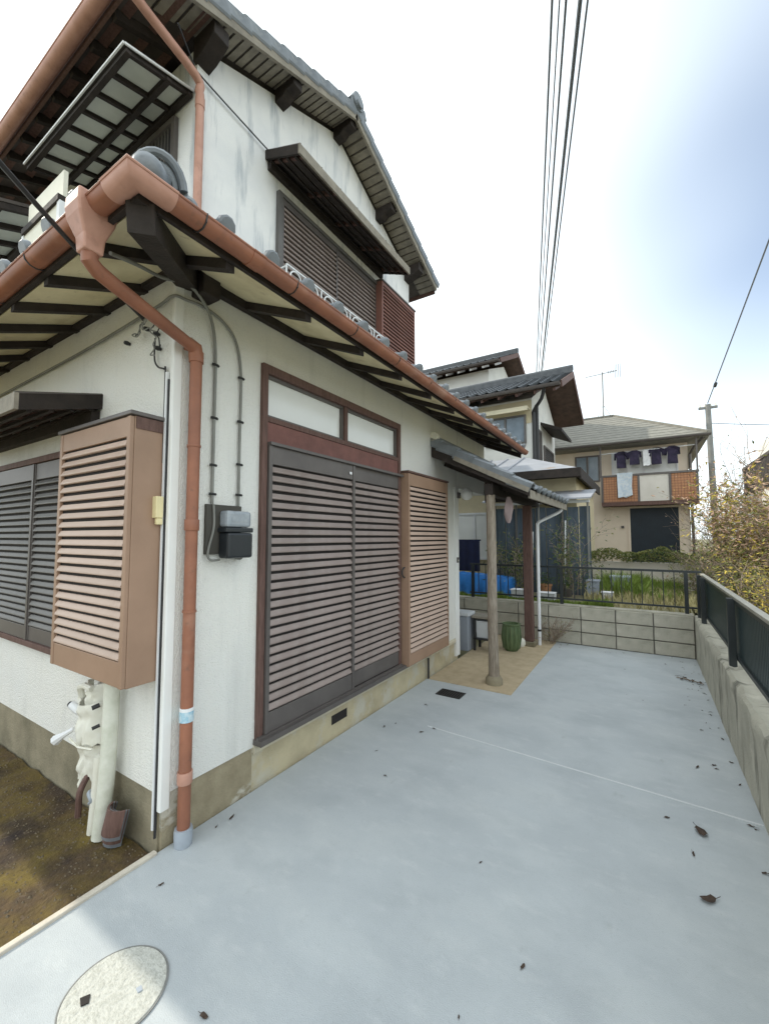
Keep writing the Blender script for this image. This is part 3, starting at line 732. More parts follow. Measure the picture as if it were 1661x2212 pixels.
# rafters below the left eave
for i in range(16):
    x = XU-.20-.36*i
    MB().bar((x,YL+.01,uz(YL+.01)-.10),(x,YU+.02,uz(YU+.02)-.10),.05,.075).build('rafter','dark_wood',upper_roof)
for i in range(3):
    y = YL+.08+.2*i
    MB().bar((XV-.03,y,uz(y)-.067),(-8.9,y,uz(y)-.067),.07,.012).build('eave_board','brown_wood',upper_roof)
MB().bar((XV-.02,YL-.012,uz(YL)-.05),(-9.3,YL-.012,uz(YL)-.05),.022,.14).build('eave_fascia','brown_wood',upper_roof)
MB().bar((XV-.02,YR+.012,uz(YR)-.05),(-9.3,YR+.012,uz(YR)-.05),.022,.14).build('eave_fascia','brown_wood',upper_roof)
VLu = Vector((0,1,US)).normalized(); VRu = Vector((0,-1,US)).normalized(); cu = 1/math.sqrt(1+US*US)
nr = int((RY-YL)/cu/TL)
tile_field('roof_tiles',(XV-.26,YL-.04,uz(YL)),(-1,0,0),VLu,lambda r_:(0,6.2),nr+1,upper_roof)
tile_field('roof_tiles',(XV-.26,YR+.04,uz(YR)),(-1,0,0),VRu,lambda r_:(0,6.2),int((YR-RY)/cu/TL)+1,upper_roof)
vt = []
def verge_tile(V):
    U = Vector((-1,0,0)); V = Vector(V); Nn = Vector((0,0,1)) - V*V.z; Nn.normalize(); b = MB()
    P = lambda u,v,n_: U*u+V*v+Nn*n_
    prof = [(-.045,-.055),(-.045,.035),(-.02,.055),(.03,.050),(.08,.028),(.27,.026)]
    vs = []
    for vv,l in ((0,.032),(TL*1.1,.006)):
        for u,n_ in prof: vs.append(P(u,vv,n_+l-.005))
        for u,n_ in prof: vs.append(P(u+.012 if u<0 else u,vv,n_+l-.022))
    k = len(prof); fs = []
    for i in range(k-1): fs += [(i,i+1,2*k+i+1,2*k+i),(k+i+1,k+i,3*k+i,3*k+i+1),(i+1,i,k+i,k+i+1)]
    fs += [(0,2*k,3*k,k),(k-1,2*k-1,4*k-1,3*k-1)]
    b.add(vs,fs); me = b.mesh('verge_tile'); me.materials.append(M['kawara']); return me
ml, mr_ = verge_tile(VLu), verge_tile(VRu)
for i in range(nr+1): place('verge_tile', ml, upper_roof, Vector((XV+.0,YL-.04,uz(YL)-.005))+VLu*TL*i)
for i in range(int((YR-RY)/cu/TL)+1): place('verge_tile', mr_, upper_roof, Vector((XV+.0,YR+.04,uz(YR)-.005))+VRu*TL*i)
rg = MB(); rg.bar((XV+.02,RY,RZ+.07),(-9.2,RY,RZ+.07),.17,.10); rdg = rg.build('main_ridge','kawara',upper_roof,bevel=.01)
for i in range(12): k = MB(); k.tube([(XV+.03-.26*i,RY,RZ+.135),(XV-.21-.26*i,RY,RZ+.135)],.06,12); k.build('ridge_tile','kawara',rdg,smooth=True)
k = MB(); k.tube([(XV+.06,RY,RZ+.10),(XV+.02,RY,RZ+.10)],.10,14); k.tube([(XV+.09,RY,RZ+.06),(XV+.05,RY,RZ+.06)],.05,12); k.build('ridge_end_tile','kawara',rdg,smooth=True)
gu = half_round('upper_gutter',(XV+.02,YL-.085,uz(YL)-.07),(-9.3,YL-.085,uz(YL)-.085),.055,house,'gutter_pale')
# upper downpipe
dpu = MB(); ux, uy = XU+.05, YU+.0
dpu.tube(smooth_path([(XV-.10,YL-.085,uz(YL)-.12),(XV-.10,YL-.085,uz(YL)-.19),(XV-.12,YL-.02,uz(YL)-.24),(ux+.02,uy-.06,5.36),(ux,uy-.01,5.27),(ux,uy,5.15),(ux,uy,4.2),(ux,uy,3.55)],4),.034,12)
upd = dpu.build('upper_downpipe','gutter_pale',house,smooth=True)
k = MB(); k.lathe((ux,uy,5.18),[(.038,-.04),(.0385,.04)],14); k.build('pipe_collar','gutter_pale',upd,smooth=True)
# --- eave-side awning with panelled underside over the left upper window
aw = MB(); Ya, Yb, Za, Zb = 1.385, YU, 5.16, 5.31
def az(y): return Za+(Zb-Za)*(y-Ya)/(Yb-Ya)
X0, X1 = -4.95, -3.10
aw.prism([(X0,Ya,Za+.03),(X1,Ya,Za+.03),(X1,Yb,Zb+.03),(X0,Yb,Zb+.03)],(0,0,.02)); awn = aw.build('upper_awning','sheathing',house)
nx = 7
for i in range(nx+1):
    x = X1-.03+(X0-X1+.06)*i/nx
    MB().bar((x,Ya+.02,az(Ya+.02)),(x,Yb,az(Yb)),.032,.026).build('awning_rafter','dark_wood',awn)
for y in (Ya+.03,Ya+.335,Yb-.03): MB().bar((X0,y,az(y)-.012),(X1,y,az(y)-.012),.038,.026).build('awning_rail','dark_wood',awn)
for i in range(nx):
    xa = X1-.06+(X0-X1+.06)*i/nx; xb = X1-.03+(X0-X1+.06)*(i+1)/nx+.03
    for (ya,yb) in ((Ya+.06,Ya+.305),(Ya+.365,Yb-.06)):
        slab([(xa,ya,az(ya)+.012),(xb,ya,az(ya)+.012),(xb,yb,az(yb)+.012),(xa,yb,az(yb)+.012)],.008).build('awning_panel','awning_panel',awn)
MB().bar((X0,Ya-.012,Za+.02),(X1+.012,Ya-.012,Za+.02),.012,.016).build('awning_trim','white_metal',awn)
MB().bar((X1+.012,Ya-.003,Za+.02),(X1+.012,Yb-.01,Zb+.02),.012,.016).build('awning_trim','white_metal',awn)
# small latticed window beside the corner, upper left wall
T = faceT('S',YU); k = MB(T); k.box(-3.85,-3.80,0,.04,4.35,5.22); k.box(-3.36,-3.31,0,.04,4.35,5.22); k.box(-3.80,-3.36,0,.04,5.17,5.22); k.box(-3.80,-3.36,0,.04,4.35,4.40)
sw = k.build('upper_side_window','shutter_frame',house)
MB(T).box(-3.80,-3.36,.002,.008,4.40,5.17).build('pane','pane_dark',sw)
for i in range(9): MB(T).box(-3.79+.05*i,-3.775+.05*i,.010,.024,4.40,5.17).build('lattice_bar','grey_slat',sw)
# balcony parapet over the lower side roof: cream boards with dark rails
bl = MB(); bl.box(-4.50,-3.80,1.28,1.34,3.72,4.22); bal = bl.build('balcony_panel','cream_board',house)
MB().box(-4.52,-3.78,1.26,1.36,4.22,4.27).build('balcony_rail','dark_wood',bal)
MB().box(-4.50,-3.80,1.30,1.33,4.271,4.50).build('balcony_board','cream_board',bal)
MB().box(-3.82,-3.77,1.27,1.35,3.35,4.219).build('balcony_post','white_metal',bal)
MB().box(-4.54,-4.50,1.27,1.35,3.35,4.219).build('balcony_post','white_metal',bal)
MB().box(-3.84,-3.80,1.361,YU,4.22,4.27).build('balcony_rail','dark_wood',bal)
# second panelled awning further along
k = MB(); k.prism([(-7.4,1.15,4.57),(-4.75,1.15,4.57),(-4.75,1.93,4.85),(-7.4,1.93,4.85)],(0,0,.03)); aw2 = k.build('balcony_awning','sheathing',house)
for i in range(8):
    x = -4.78-.37*i; MB().bar((x,1.16,4.54),(x,1.92,4.82),.045,.05).build('awning_rafter','dark_wood',aw2)
    for ya,yb in ((1.18,1.52),(1.58,1.90)):
        f = lambda y: 4.57+.28*(y-1.15)/.78-.012
        slab([(x-.34,ya,f(ya)),(x-.03,ya,f(ya)),(x-.03,yb,f(yb)),(x-.34,yb,f(yb))],.008).build('awning_panel','awning_panel',aw2)
for y in (1.17,1.55): MB().bar((-7.4,y,4.53+.36*(y-1.15)),(-4.75,y,4.53+.36*(y-1.15)),.05,.04).build('awning_rail','dark_wood',aw2)

# ================================================================== things fixed to the house
# electricity meter
em = thing('electric_meter','black electricity meter on a dark board on the white wall','meter',(XF,1.62,1.47))
MB().box(XF+.001,XF+.022,1.475,1.72,1.50,1.79).build('mounting_board','meter_board',em,bevel=.003)
MB().box(XF+.023,XF+.115,1.555,1.735,1.475,1.625).build('terminal_cover','meter_black',em,bevel=.014)
MB().box(XF+.023,XF+.105,1.548,1.745,1.627,1.655).build('collar','meter_black',em,bevel=.006)
k = MB(); k.box(XF+.023,XF+.10,1.555,1.735,1.657,1.755); k.build('register_window','clear_grey',em,bevel=.018)
MB().box(XF+.101,XF+.104,1.59,1.70,1.69,1.72).build('dial_plate','clear_grey',em)
k = MB(); k.tube(smooth_path([(XF+.03,1.515,1.79),(XF+.03,1.52,1.66),(XF+.03,1.49,1.54),(XF+.03,1.485,1.49),(XF+.03,1.51,1.465),(XF+.035,1.56,1.468)]),.007,8); k.build('lead','conduit',em,smooth=True)
k = MB(); k.tube(smooth_path([(XF+.03,1.715,1.52),(XF+.03,1.735,1.49),(XF+.03,1.71,1.465),(XF+.035,1.67,1.472)]),.006,8); k.build('lead','conduit',em,smooth=True)
# two conduits
def conduit(name, pts, r_, label, clips=()):
    k = MB(); k.tube(smooth_path(pts,8),r_,8); o = k.build(name,'conduit',None,smooth=True); tag(o,label,'conduit')
    for c in clips:
        q = MB(); q.tube([Vector(c)+Vector((.0,-.022,0)),Vector(c)+Vector((.006,-.01,0)),Vector(c)+Vector((.006,.01,0)),Vector(c)+Vector((.0,.022,0))],.008,6); q.build('clip','iron',o)
    return o
xx = XF+.014
conduit('conduit',[(xx,1.515,1.79),(xx,1.515,2.2),(xx,1.515,2.62),(xx+.01,1.49,2.82),(xx+.03,1.42,2.93),(xx+.05,1.30,2.985),(-2.06,1.14,2.93),(-1.99,.98,2.88),(-1.93,.84,2.83)],.009,'grey conduit from the meter, left of the pair, bending up under the eave',[(xx,1.515,2.62),(xx,1.515,2.30),(xx,1.515,2.02),(xx,1.515,1.85)])
conduit('conduit',[(xx,1.70,1.79),(xx,1.70,2.2),(xx,1.70,2.62),(xx,1.655,2.82),(xx,1.56,2.905),(xx,1.44,2.935),(xx,1.32,2.925),(XF+.005,YF-.02,2.915),(-2.3,YF-.02,2.90),(-2.9,YF-.02,2.87),(-3.6,YF-.018,2.855),(-5.2,YF-.018,2.84)],.008,'grey conduit from the meter, right of the pair, turning round the wall corner',[(xx,1.70,2.60),(xx,1.70,2.32),(xx,1.70,2.05),(xx,1.70,1.86)])
# service wire to the street
A_ = Vector((-2.42,1.235,2.86)); B_ = Vector((-1.95,.70,2.80)); dd = B_-A_
k = MB(); k.tube([A_+dd*t+Vector((0,0,.02*t*(t-1))) for t in (0,.25,.5,.75,1,1.3,1.6,2.0,2.6,4,8)],.0095,8); sv = k.build('service_wire','cable_black',None,smooth=True)
tag(sv,'black service wire crossing in front of the gutter to the left wall','wire')
k = MB(); k.tube([A_+Vector((.03,-.02,.0)),A_+Vector((.06,-.0,.05)),A_+Vector((0,.03,.05))],.005,6); k.tube([A_+Vector((-.04,.02,.01)),A_+Vector((.06,.02,.04))],.008,6); k.build('wall_hook','iron',sv)
# tangle of leads with insulators near the corner
tg = thing('wire_tangle','tangle of thin leads with black insulators under the downpipe bend','wires',(-2.32,YF,2.6))
for q in range(5):
    pts = [Vector((-2.42+.03*q+rnd.uniform(-.03,.03), YF-.03-rnd.uniform(0,.03), 2.84-.02*q))]
    for s_ in range(7): pts.append(pts[-1]+Vector((rnd.uniform(-.035,.055),rnd.uniform(-.008,.008),rnd.uniform(-.05,.02))))
    pts = [Vector((p.x,min(p.y,YF-.008),p.z)) for p in pts]
    k = MB(); k.tube(smooth_path(pts,4),.0035,5); k.build('lead','cable_black' if q%2 else 'conduit',tg,smooth=True)
k = MB(); k.tube(smooth_path([(-2.31,YF-.02,2.72),(-2.31,YF-.02,2.60),(-2.27,YF-.02,2.545),(-2.21,YF-.02,2.52),(-2.205,YF-.015,2.49),(-2.205,YF-.015,2.0)],6),.005,6); k.build('lead','cable_black',tg,smooth=True)
for (x,z) in ((-2.30,2.745),(-2.28,2.655),(-2.405,2.80),(-2.62,2.77)):
    k = MB(); k.tube([(x,YF-.002,z),(x,YF-.02,z),(x,YF-.035,z)],[.009,.014,.010],8); k.build('insulator','cable_black',tg,smooth=True)
# cable running down the corner with a cream junction box
cd = MB(); cd.box(-2.1955,-2.183,YF-.020,YF-.004,.10,2.50); cdo = cd.build('cable_duct','white_metal',None); tag(cdo,'thin white cable duct running down the left wall at the corner','cable duct')
MB().box(-2.182,-2.174,YF-.014,YF-.004,.06,2.46).build('dark_cable','cable_black',cdo)
jb = MB(); jb.box(-2.210,-2.168,YF-.062,YF-.022,1.70,1.815); jb.box(-2.194,-2.170,YF-.055,YF-.022,1.665,1.699)
tag(jb.build('junction_box','cream_plastic',None,bevel=.005),'small cream junction box on the cable duct beside the shutter box','junction box')
# upper wall cable
k = MB(); k.tube(smooth_path([(XV-.05,1.62,5.42),(XU+.05,1.86,5.47),(XU+.03,1.95,5.45),(XU+.03,2.72,5.40)],8),.007,6)
tag(k.build('wall_cable','cable_black',None,smooth=True),'thin dark cable slanting across the upper white wall to the window canopy','cable')
# air-conditioner pipe bundle on the left wall
ap = thing('pipe_bundle','white taped pipe bundle with open cover under the left shutter box','pipes',(-2.7,1.2,-.03))
k = MB(); k.tube(smooth_path([(-2.545,1.205,.80),(-2.55,1.205,.5),(-2.555,1.20,.30),(-2.56,1.19,.1),(-2.565,1.18,-.03)],5),[.040]*20+[.036],12) if False else k.tube(smooth_path([(-2.545,1.205,.80),(-2.55,1.205,.5),(-2.555,1.20,.30),(-2.56,1.19,.1),(-2.565,1.18,-.03)],5),.040,12)
k.build('wrapped_pipe','tape_wrap',ap,smooth=True)
k = MB(); k.tube(smooth_path([(-2.625,1.19,.38),(-2.63,1.185,.2),(-2.64,1.175,-.03)],5),.026,10); k.build('drain_hose','white_plastic',ap,smooth=True)
def torn_cover(x0,x1,z0,z1,bulge,seed,rag):
    b = MB(); nx_, nz_ = 14, 14; vs = []; fs = []
    for side in (0,1):
        for j in range(nz_+1):
            for i in range(nx_+1):
                u = i/nx_; w_ = j/nz_; p = Vector((u*5+seed,w_*4,seed))
                zb = z0+rag*abs(noise.noise(Vector((u*6,seed,2))))*1.6
                x = x0+(x1-x0)*u; z = zb+(z1-zb)*w_
                y = YF-.02-bulge*math.sin(math.pi*min(max(u,.0),1))**.6*(1+.35*noise.noise(p))-.012*abs(math.sin(u*9.4+seed))+(.006 if side else 0)
                vs.append((x+.008*noise.noise(p*1.7),y,z+.012*math.sin(u*7+seed)*w_))
    L_ = (nx_+1)*(nz_+1)
    for side in (0,1):
        for j in range(nz_):
            for i in range(nx_): a_ = side*L_+j*(nx_+1)+i; fs.append((a_,a_+1,a_+nx_+2,a_+nx_+1))
    for i in range(nx_):
        fs.append((i,i+1,L_+i+1,L_+i)); t_ = nz_*(nx_+1)+i; fs.append((t_,t_+1,L_+t_+1,L_+t_))
    for j in range(nz_):
        for c_ in (0,nx_): t_ = j*(nx_+1)+c_; fs.append((t_,t_+nx_+1,L_+t_+nx_+1,L_+t_))
    b.add(vs,fs); return b.build('torn_cover','white_plastic',ap,smooth=True)
torn_cover(-2.93,-2.665,.40,.64,.085,1,.03); torn_cover(-2.91,-2.68,.17,.415,.07,4,.11); torn_cover(-2.85,-2.69,.62,.74,.06,7,.02)
k = MB(); k.tube([(-2.935,1.165,.405),(-2.80,1.155,.395),(-2.665,1.17,.41)],.007,6); k.build('cover_strap','white_plastic',ap,smooth=True)
k = MB(); k.tube([(-2.86,1.19,.66),(-2.84,1.17,.72),(-2.78,1.17,.74),(-2.72,1.18,.73)],.018,8); k.build('pipe_elbow','white_plastic',ap,smooth=True)
k = MB(); k.tube([(-2.92,1.18,.46),(-2.98,1.15,.42),(-3.03,1.13,.385)],[.012,.016,.030],8); k.build('outlet_spout','white_metal',ap,smooth=True)
k = MB(); k.tube([(-2.94,1.17,.60),(-2.90,1.18,.58),(-2.88,1.19,.56)],[.022,.024,.018],10); k.build('valve_cap','white_metal',ap,smooth=True)
k = MB(); k.tube([(-2.952,1.163,.603),(-2.945,1.166,.601)],.016,10); k.build('valve_knob','cable_black',ap)
for x,z,r_ in ((-2.665,.645,.013),(-2.655,.535,.010)): k = MB(); k.tube([(x,1.20,z),(x-.012,1.165,z-.01)],r_,8); k.build('valve_knob','cable_black',ap)
k = MB(); k.tube(smooth_path([(-2.76,1.20,.24),(-2.74,1.15,.17),(-2.75,1.15,.08),(-2.755,1.15,.03)],5),.016,8); k.build('dark_hose','brown_wood',ap,smooth=True)
k = MB(); k.tube(smooth_path([(-2.70,1.19,.17),(-2.66,1.16,.18),(-2.63,1.16,.15),(-2.67,1.17,.12)],5),.010,8); k.build('silver_hose','grey_pvc',ap,smooth=True)
# roll of dark sheeting behind the pipe
ro = thing('tile_stack','few dark curved roof tiles leaning on the foundation behind the pipe','tiles',(-2.45,1.2,-.03))
for i in range(4):
    k = MB(); c = Vector((-2.47+.018*i,1.205-.012*i,-.03)); pts=[]
    vs=[];fs=[]
    for a in range(9):
        t = R(-70+140*a/8)
        for zz in (0,.20-.02*i): 
            for rr in (.075,.065): vs.append((c.x+math.sin(t)*rr+zz*.15, c.y+.03-math.cos(t)*rr+zz*.12, c.z+.03*i+zz*(.9)))
    for a in range(8):
        p = a*4
        fs += [(p,p+4,p+6,p+2),(p+1,p+3,p+7,p+5),(p,p+1,p+5,p+4),(p+2,p+6,p+7,p+3)]
    fs += [(0,2,3,1),(32,33,35,34)]
    k.add(vs,fs).build('curved_tile','brown_wood' if i%2 else 'kawara',ro,smooth=True)
# porch lamp, doorbell
pl = thing('porch_lamp','small white globe wall lamp by the porch','lamp',(XF,5.26,2.17))
MB().box(XF+.013,XF+.04,5.235,5.295,2.12,2.20).build('back_plate','shutter_frame',pl,bevel=.004)
k = MB(); k.tube([(XF+.04,5.265,2.17),(XF+.07,5.265,2.175)],.018,10); k.build('arm','iron',pl)
k = MB(); k.lathe((XF+.14,5.265,2.17),[(.0,-.083),(.04,-.073),(.07,-.043),(.082,0),(.07,.043),(.04,.073),(.0,.083)],18); k.build('globe','lamp_globe',pl,smooth=True)
db = MB(); db.box(XF+.013,XF+.03,5.205,5.245,1.26,1.33); o = db.build('doorbell','shutter_frame',None,bevel=.003); tag(o,'tiny dark doorbell on the white strip beside the porch','doorbell')
MB().box(XF+.031,XF+.034,5.215,5.235,1.275,1.30).build('button','white_plastic',o)
# ================================================================== PORCH
porch = thing('porch','tiled lean-to porch roof on a pale log post and a dark timber post','porch',(-1.8,5.5,0))
PY0, PY1, PXO = 4.50, 6.85, -1.04
def ptop(x): return 2.755-.565*(x-XF)
def pbot(x): return 2.555-.45*(x-XF)
proof = MB().prism([(XF+.002,PY0,pbot(XF)),(PXO,PY0,ptop(PXO)-.07),(PXO,PY0,ptop(PXO)-.02),(XF+.002,PY0,ptop(XF)-.02)],(0,PY1-PY0,0)).build('porch_roof','sheathing',porch)
MB().add([(XF+.01,PY0-.03,pbot(XF)-.0),(PXO+.02,PY0-.03,ptop(PXO)-.10),(PXO+.02,PY0-.002,ptop(PXO)-.10),(XF+.01,PY0-.002,pbot(XF)-.0),(XF+.01,PY0-.03,ptop(XF)-.035),(PXO+.02,PY0-.03,ptop(PXO)-.015),(PXO+.02,PY0-.002,ptop(PXO)-.015),(XF+.01,PY0-.002,ptop(XF)-.035)],
    [(0,3,2,1),(4,5,6,7),(0,1,5,4),(1,2,6,5),(2,3,7,6),(3,0,4,7)]).build('barge_board','dark_wood',proof)
MB().bar((XF+.30,PY0-.045,ptop(XF+.3)-.075),(PXO+.02,PY0-.045,ptop(PXO)-.04),.022,.05).build('barge_trim','verge_board',proof)
Vp = Vector((-1,0,.56)).normalized(); cp = 1/math.sqrt(1+.56**2)
npr = int((PXO-XF)/cp/TL)
tile_field('roof_tiles',(PXO+.03,PY0+.06,ptop(PXO)-.03),(0,1,0),Vp,lambda r_:(0 if r_ else 99,PY1-PY0-.05),npr+1,proof)
tp_ = tile_mesh((0,1,0),Vp)
for i in range(8): place('roof_tile',tp_,proof,(PXO+.03,PY0+.06+TW*i,ptop(PXO)-.03))
vtm = verge_tile(Vp)
def verge_tile_y(V):
    U = Vector((0,1,0)); V = Vector(V); Nn = Vector((0,0,1))-V*V.z; Nn.normalize(); b = MB(); P = lambda u,v,n_: U*u+V*v+Nn*n_
    b_ = [(-.05,-.05),(-.05,.03),(-.02,.05),(.04,.045),(.09,.02)]
    vs=[]; k=len(b_)
    for vv,l in ((0,.03),(TL*1.1,.006)):
        for u,n_ in b_: vs.append(P(u,vv,n_+l))
        for u,n_ in b_: vs.append(P(u+.012 if u<0 else u,vv,n_+l-.018))
    fs=[]
    for i in range(k-1): fs += [(i,i+1,2*k+i+1,2*k+i),(k+i+1,k+i,3*k+i,3*k+i+1),(i+1,i,k+i,k+i+1)]
    fs += [(0,2*k,3*k,k),(k-1,2*k-1,4*k-1,3*k-1)]
    b.add(vs,fs); me=b.mesh('verge_tile'); me.materials.append(M['kawara']); return me
vtm = verge_tile_y(Vp)
for i in range(npr+1): place('verge_tile',vtm,proof,Vector((PXO+.03,PY0-.0,ptop(PXO)-.03))+Vp*TL*i)
k = MB(); k.tube([(XF+.04,PY0-.05,ptop(XF)+.04),(XF+.04,PY0+.02,ptop(XF)+.04)],.055,12); k.build('ridge_end_tile','cream_board',proof,smooth=True)
MB().bar((XF+.03,PY0,ptop(XF)+.02),(XF+.03,PY1,ptop(XF)+.02),.06,.07).build('top_flashing','kawara',proof)
MB().bar((-1.47,PY0+.01,2.13),(-1.47,PY1-.02,2.13),.10,.13).build('beam','dark_wood',porch,bevel=.006)
for y in (6.43,): MB().bar((XF+.01,y,2.20),(-1.53,y,2.20),.09,.12).build('cross_beam','dark_wood',porch,bevel=.006)
for i in range(5):
    y = PY0+.35+.40*i; MB().bar((XF+.02,y,pbot(XF)-.03),(PXO-.02,y,ptop(PXO)-.10),.045,.06).build('rafter','dark_wood',porch)
MB().bar((PXO+.012,PY0,ptop(PXO)-.075),(PXO+.012,PY1,ptop(PXO)-.075),.022,.09).build('eave_fascia','verge_board',porch)
k = MB(); k.tube([(-1.455,4.565,.09),(-1.457,4.565,.3),(-1.462,4.562,.8),(-1.458,4.560,1.4),(-1.462,4.56,2.07)],[.060,.054,.053,.051,.050],14); post1 = k.build('log_post','grey_wood',porch,smooth=True)
k = MB(); k.lathe((-1.455,4.565,.006),[(.095,0),(.092,.05),(.070,.085),(.05,.088)],12); k.build('post_footing','mortar_left',porch,smooth=True)
MB().box(-1.565,-1.445,6.375,6.485,.07,2.07).build('square_post','brown_wood',porch,bevel=.006)
MB().box(-1.60,-1.41,6.34,6.52,.006,.069).build('post_footing','mortar_left',porch,bevel=.01)
o = MB().box(-2.44,-1.0,6.60,6.63,2.30,2.42); 
wp = MB(); wp.tube(smooth_path([(-1.385,6.53,.0),(-1.385,6.53,.9),(-1.385,6.53,1.72),(-1.375,6.53,1.80),(-1.33,6.54,1.84),(-1.12,6.60,1.95),(-1.06,6.62,2.0),(-1.05,6.63,2.06)],5),.024,10)
wpo = wp.build('white_drainpipe','white_metal',None,smooth=True); tag(wpo,'thin white plastic drainpipe standing behind the dark porch post','drainpipe')
MB().lathe((-1.385,6.53,.22),[(.028,-.015),(.029,.015)],10).build('pipe_clip','iron',wpo)
hb = MB(); vs=[]; fs=[]
for i in range(7):
    for j in range(8):
        t=2*math.pi*j/8; rr=(.02,.036,.046,.05,.046,.034,.014)[i]*(1+.2*math.sin(3*t+i)); vs.append((-1.33+rr*math.cos(t),4.80+.7*rr*math.sin(t),2.06-.05*i))
for i in range(6):
    for j in range(8): fs.append((i*8+j,i*8+(j+1)%8,(i+1)*8+(j+1)%8,(i+1)*8+j))
fs += [tuple(range(8)),tuple(48+j for j in range(8))]
hb.add(vs,fs); tag(hb.build('hanging_bag','pink_cloth',None,smooth=True),'faded pink bag hanging under the porch beam behind the log post','bag')
# things standing under the porch
bn = thing('storage_bin','grey plastic storage bin with pale lid under the porch','bin',(-2.26,5.75,.006))
k = MB(); k.prism([(-2.36,5.62,.006),(-2.15,5.62,.006),(-2.15,5.86,.006),(-2.36,5.86,.006)],(0,0,.48)); k.build('body','bin_grey',bn,bevel=.012)
MB().box(-2.375,-2.135,5.60,5.875,.487,.535).build('lid','bin_lid',bn,bevel=.01)
ct = thing('small_cart','black framed stand holding a grey tub under the porch','stand',(-2.0,5.85,.006))
for x in (-2.10,-1.88):
    for y in (5.74,5.96): MB().bar((x,y,.006),(x+.01,y,.46),.03,.03).build('leg','cable_black',ct)
for z in (.16,.44):
    k = MB(); k.box(-2.115,-1.865,5.725,5.975,z,z+.02); k.build('shelf','cable_black',ct)
k = MB(); vs=[]
for hw,z in ((.085,.182),(.10,.40),(.107,.405),(.107,.42)): vs += [(-1.99-hw,5.85-hw,z),(-1.99+hw,5.85-hw,z),(-1.99+hw,5.85+hw,z),(-1.99-hw,5.85+hw,z)]
fs=[(i*4+j,i*4+(j+1)%4,(i+1)*4+(j+1)%4,(i+1)*4+j) for i in range(3) for j in range(4)]+[(3,2,1,0),(12,13,14,15)]
k.add(vs,fs).build('tub','bin_lid',ct,bevel=.006)
MB().box(-2.13,-1.86,5.70,5.98,.461,.49).build('top_board','verge_board',ct)
pt = thing('planter_pot','dark green barrel shaped pot on the porch slab','pot',(-1.66,6.02,.006))
k = MB(); k.lathe((-1.66,6.02,.006),[(.085,0),(.118,.06),(.128,.18),(.122,.29),(.112,.345),(.125,.355),(.125,.375),(.10,.375),(.10,.33),(.0,.33)],20); k.build('pot','pot_green',pt,smooth=True)
for i in range(14):
    t = 2*math.pi*i/14; k = MB(); k.tube([(-1.66+.108*math.cos(t),6.02+.108*math.sin(t),.04),(-1.66+.131*math.cos(t),6.02+.131*math.sin(t),.19),(-1.66+.115*math.cos(t),6.02+.115*math.sin(t),.34)],.012,6); k.build('stave','pot_green',pt,smooth=True)
sb_ = MB(); sb_.lathe((-1.60,6.30,.006),[(.05,0),(.065,.04),(.06,.09),(.03,.12),(.0,.125)],12); tag(sb_.build('white_jar','white_plastic',None,smooth=True),'small white jar standing between the green pot and the dark post','jar')

# ================================================================== END WALL of concrete blocks, railing
ew = thing('block_wall','low mossy concrete block wall closing the end of the driveway','wall',(-1.0,6.92,0))
MB().box(-4.5,.50,6.885,6.985,-.1,.548).build('mortar_core','grout',ew)
BW, BH = .455, .185
kb = MB().box(-BW/2+.007,BW/2-.007,-.026,.0,.007,BH-.006); kme = []
for q in range(4):
    kk = MB(); kk.v = list(kb.v); kk.f = list(kb.f); me = kk.mesh('concrete_block'); 
    b = bmesh.new(); b.from_mesh(me); bmesh.ops.bevel(b, geom=b.edges[:], offset=.006, segments=1, affect='EDGES'); 
    for v in b.verts: v.co += Vector((rnd.uniform(-.002,.002),rnd.uniform(-.002,.002),rnd.uniform(-.002,.002)))
    b.to_mesh(me); b.free(); me.materials.append(M['block']); kme.append(me)
for r_ in range(3):
    for i in range(10):
        place('concrete_block', kme[(i*3+r_*5)%4], ew, (.50-BW*(i+.5), 6.884+rnd.uniform(-.004,.003), BH*r_))
MB().box(-4.5,.50,6.872,7.0,.5485,.575).build('cap_mortar','block',ew,bevel=.008)
er = thing('end_railing','thin black metal railing on the block wall at the driveway end','railing',(-.3,6.93,.575))
for z,h_ in ((1.135,.03),(.655,.022)): MB().bar((-2.6,6.93,z),(.60,6.93,z),.03,h_).build('rail','fence_black',er)
for x in (-2.55,-1.13,.43): MB().box(x-.022,x+.022,6.905,6.955,.50,1.12).build('post','fence_black',er)
bm_ = MB().box(-.006,.006,-.006,.006,.655,1.125).mesh('baluster'); bm_.materials.append(M['fence_black'])
for i in range(25): 
    if abs(-2.45+.125*i+1.13) > .04: place('baluster',bm_,er,(-2.45+.125*i,6.93,0))

# ================================================================== RETAINING WALL and side fence
rw = MB()
ny = 110; prof = [(.505,-.1),(.505,.10),(.505,.25),(.503,.40),(.498,.49),(.502,.535),(.525,.556),(.56,.55),(.60,.556),(.66,.56),(.72,.55),(.76,.50),(.77,.2),(.77,-.1)]
vs=[]; fs=[]; kq=len(prof)
for j in range(ny+1):
    y = -4+11.0*j/ny
    for (x,z) in prof:
        a = .010 if z < .45 else .016
        v = Vector((x,y,z)); n3 = noise.noise_vector(v*6)+.5*noise.noise_vector(v*17)
        vs.append(v+Vector((n3.x*a*(0 if z<0 else 1),0,n3.z*a*(0 if z<.3 else 1))))
for j in range(ny):
    for i in range(kq-1): fs.append((j*kq+i,j*kq+i+1,(j+1)*kq+i+1,(j+1)*kq+i))
fs += [tuple(range(kq)),tuple(ny*kq+i for i in range(kq-1,-1,-1))]
rw.add(vs,fs); rwo = rw.build('retaining_wall','retaining',None,smooth=True); tag(rwo,'rough stained concrete retaining wall along the right side of the driveway','wall')
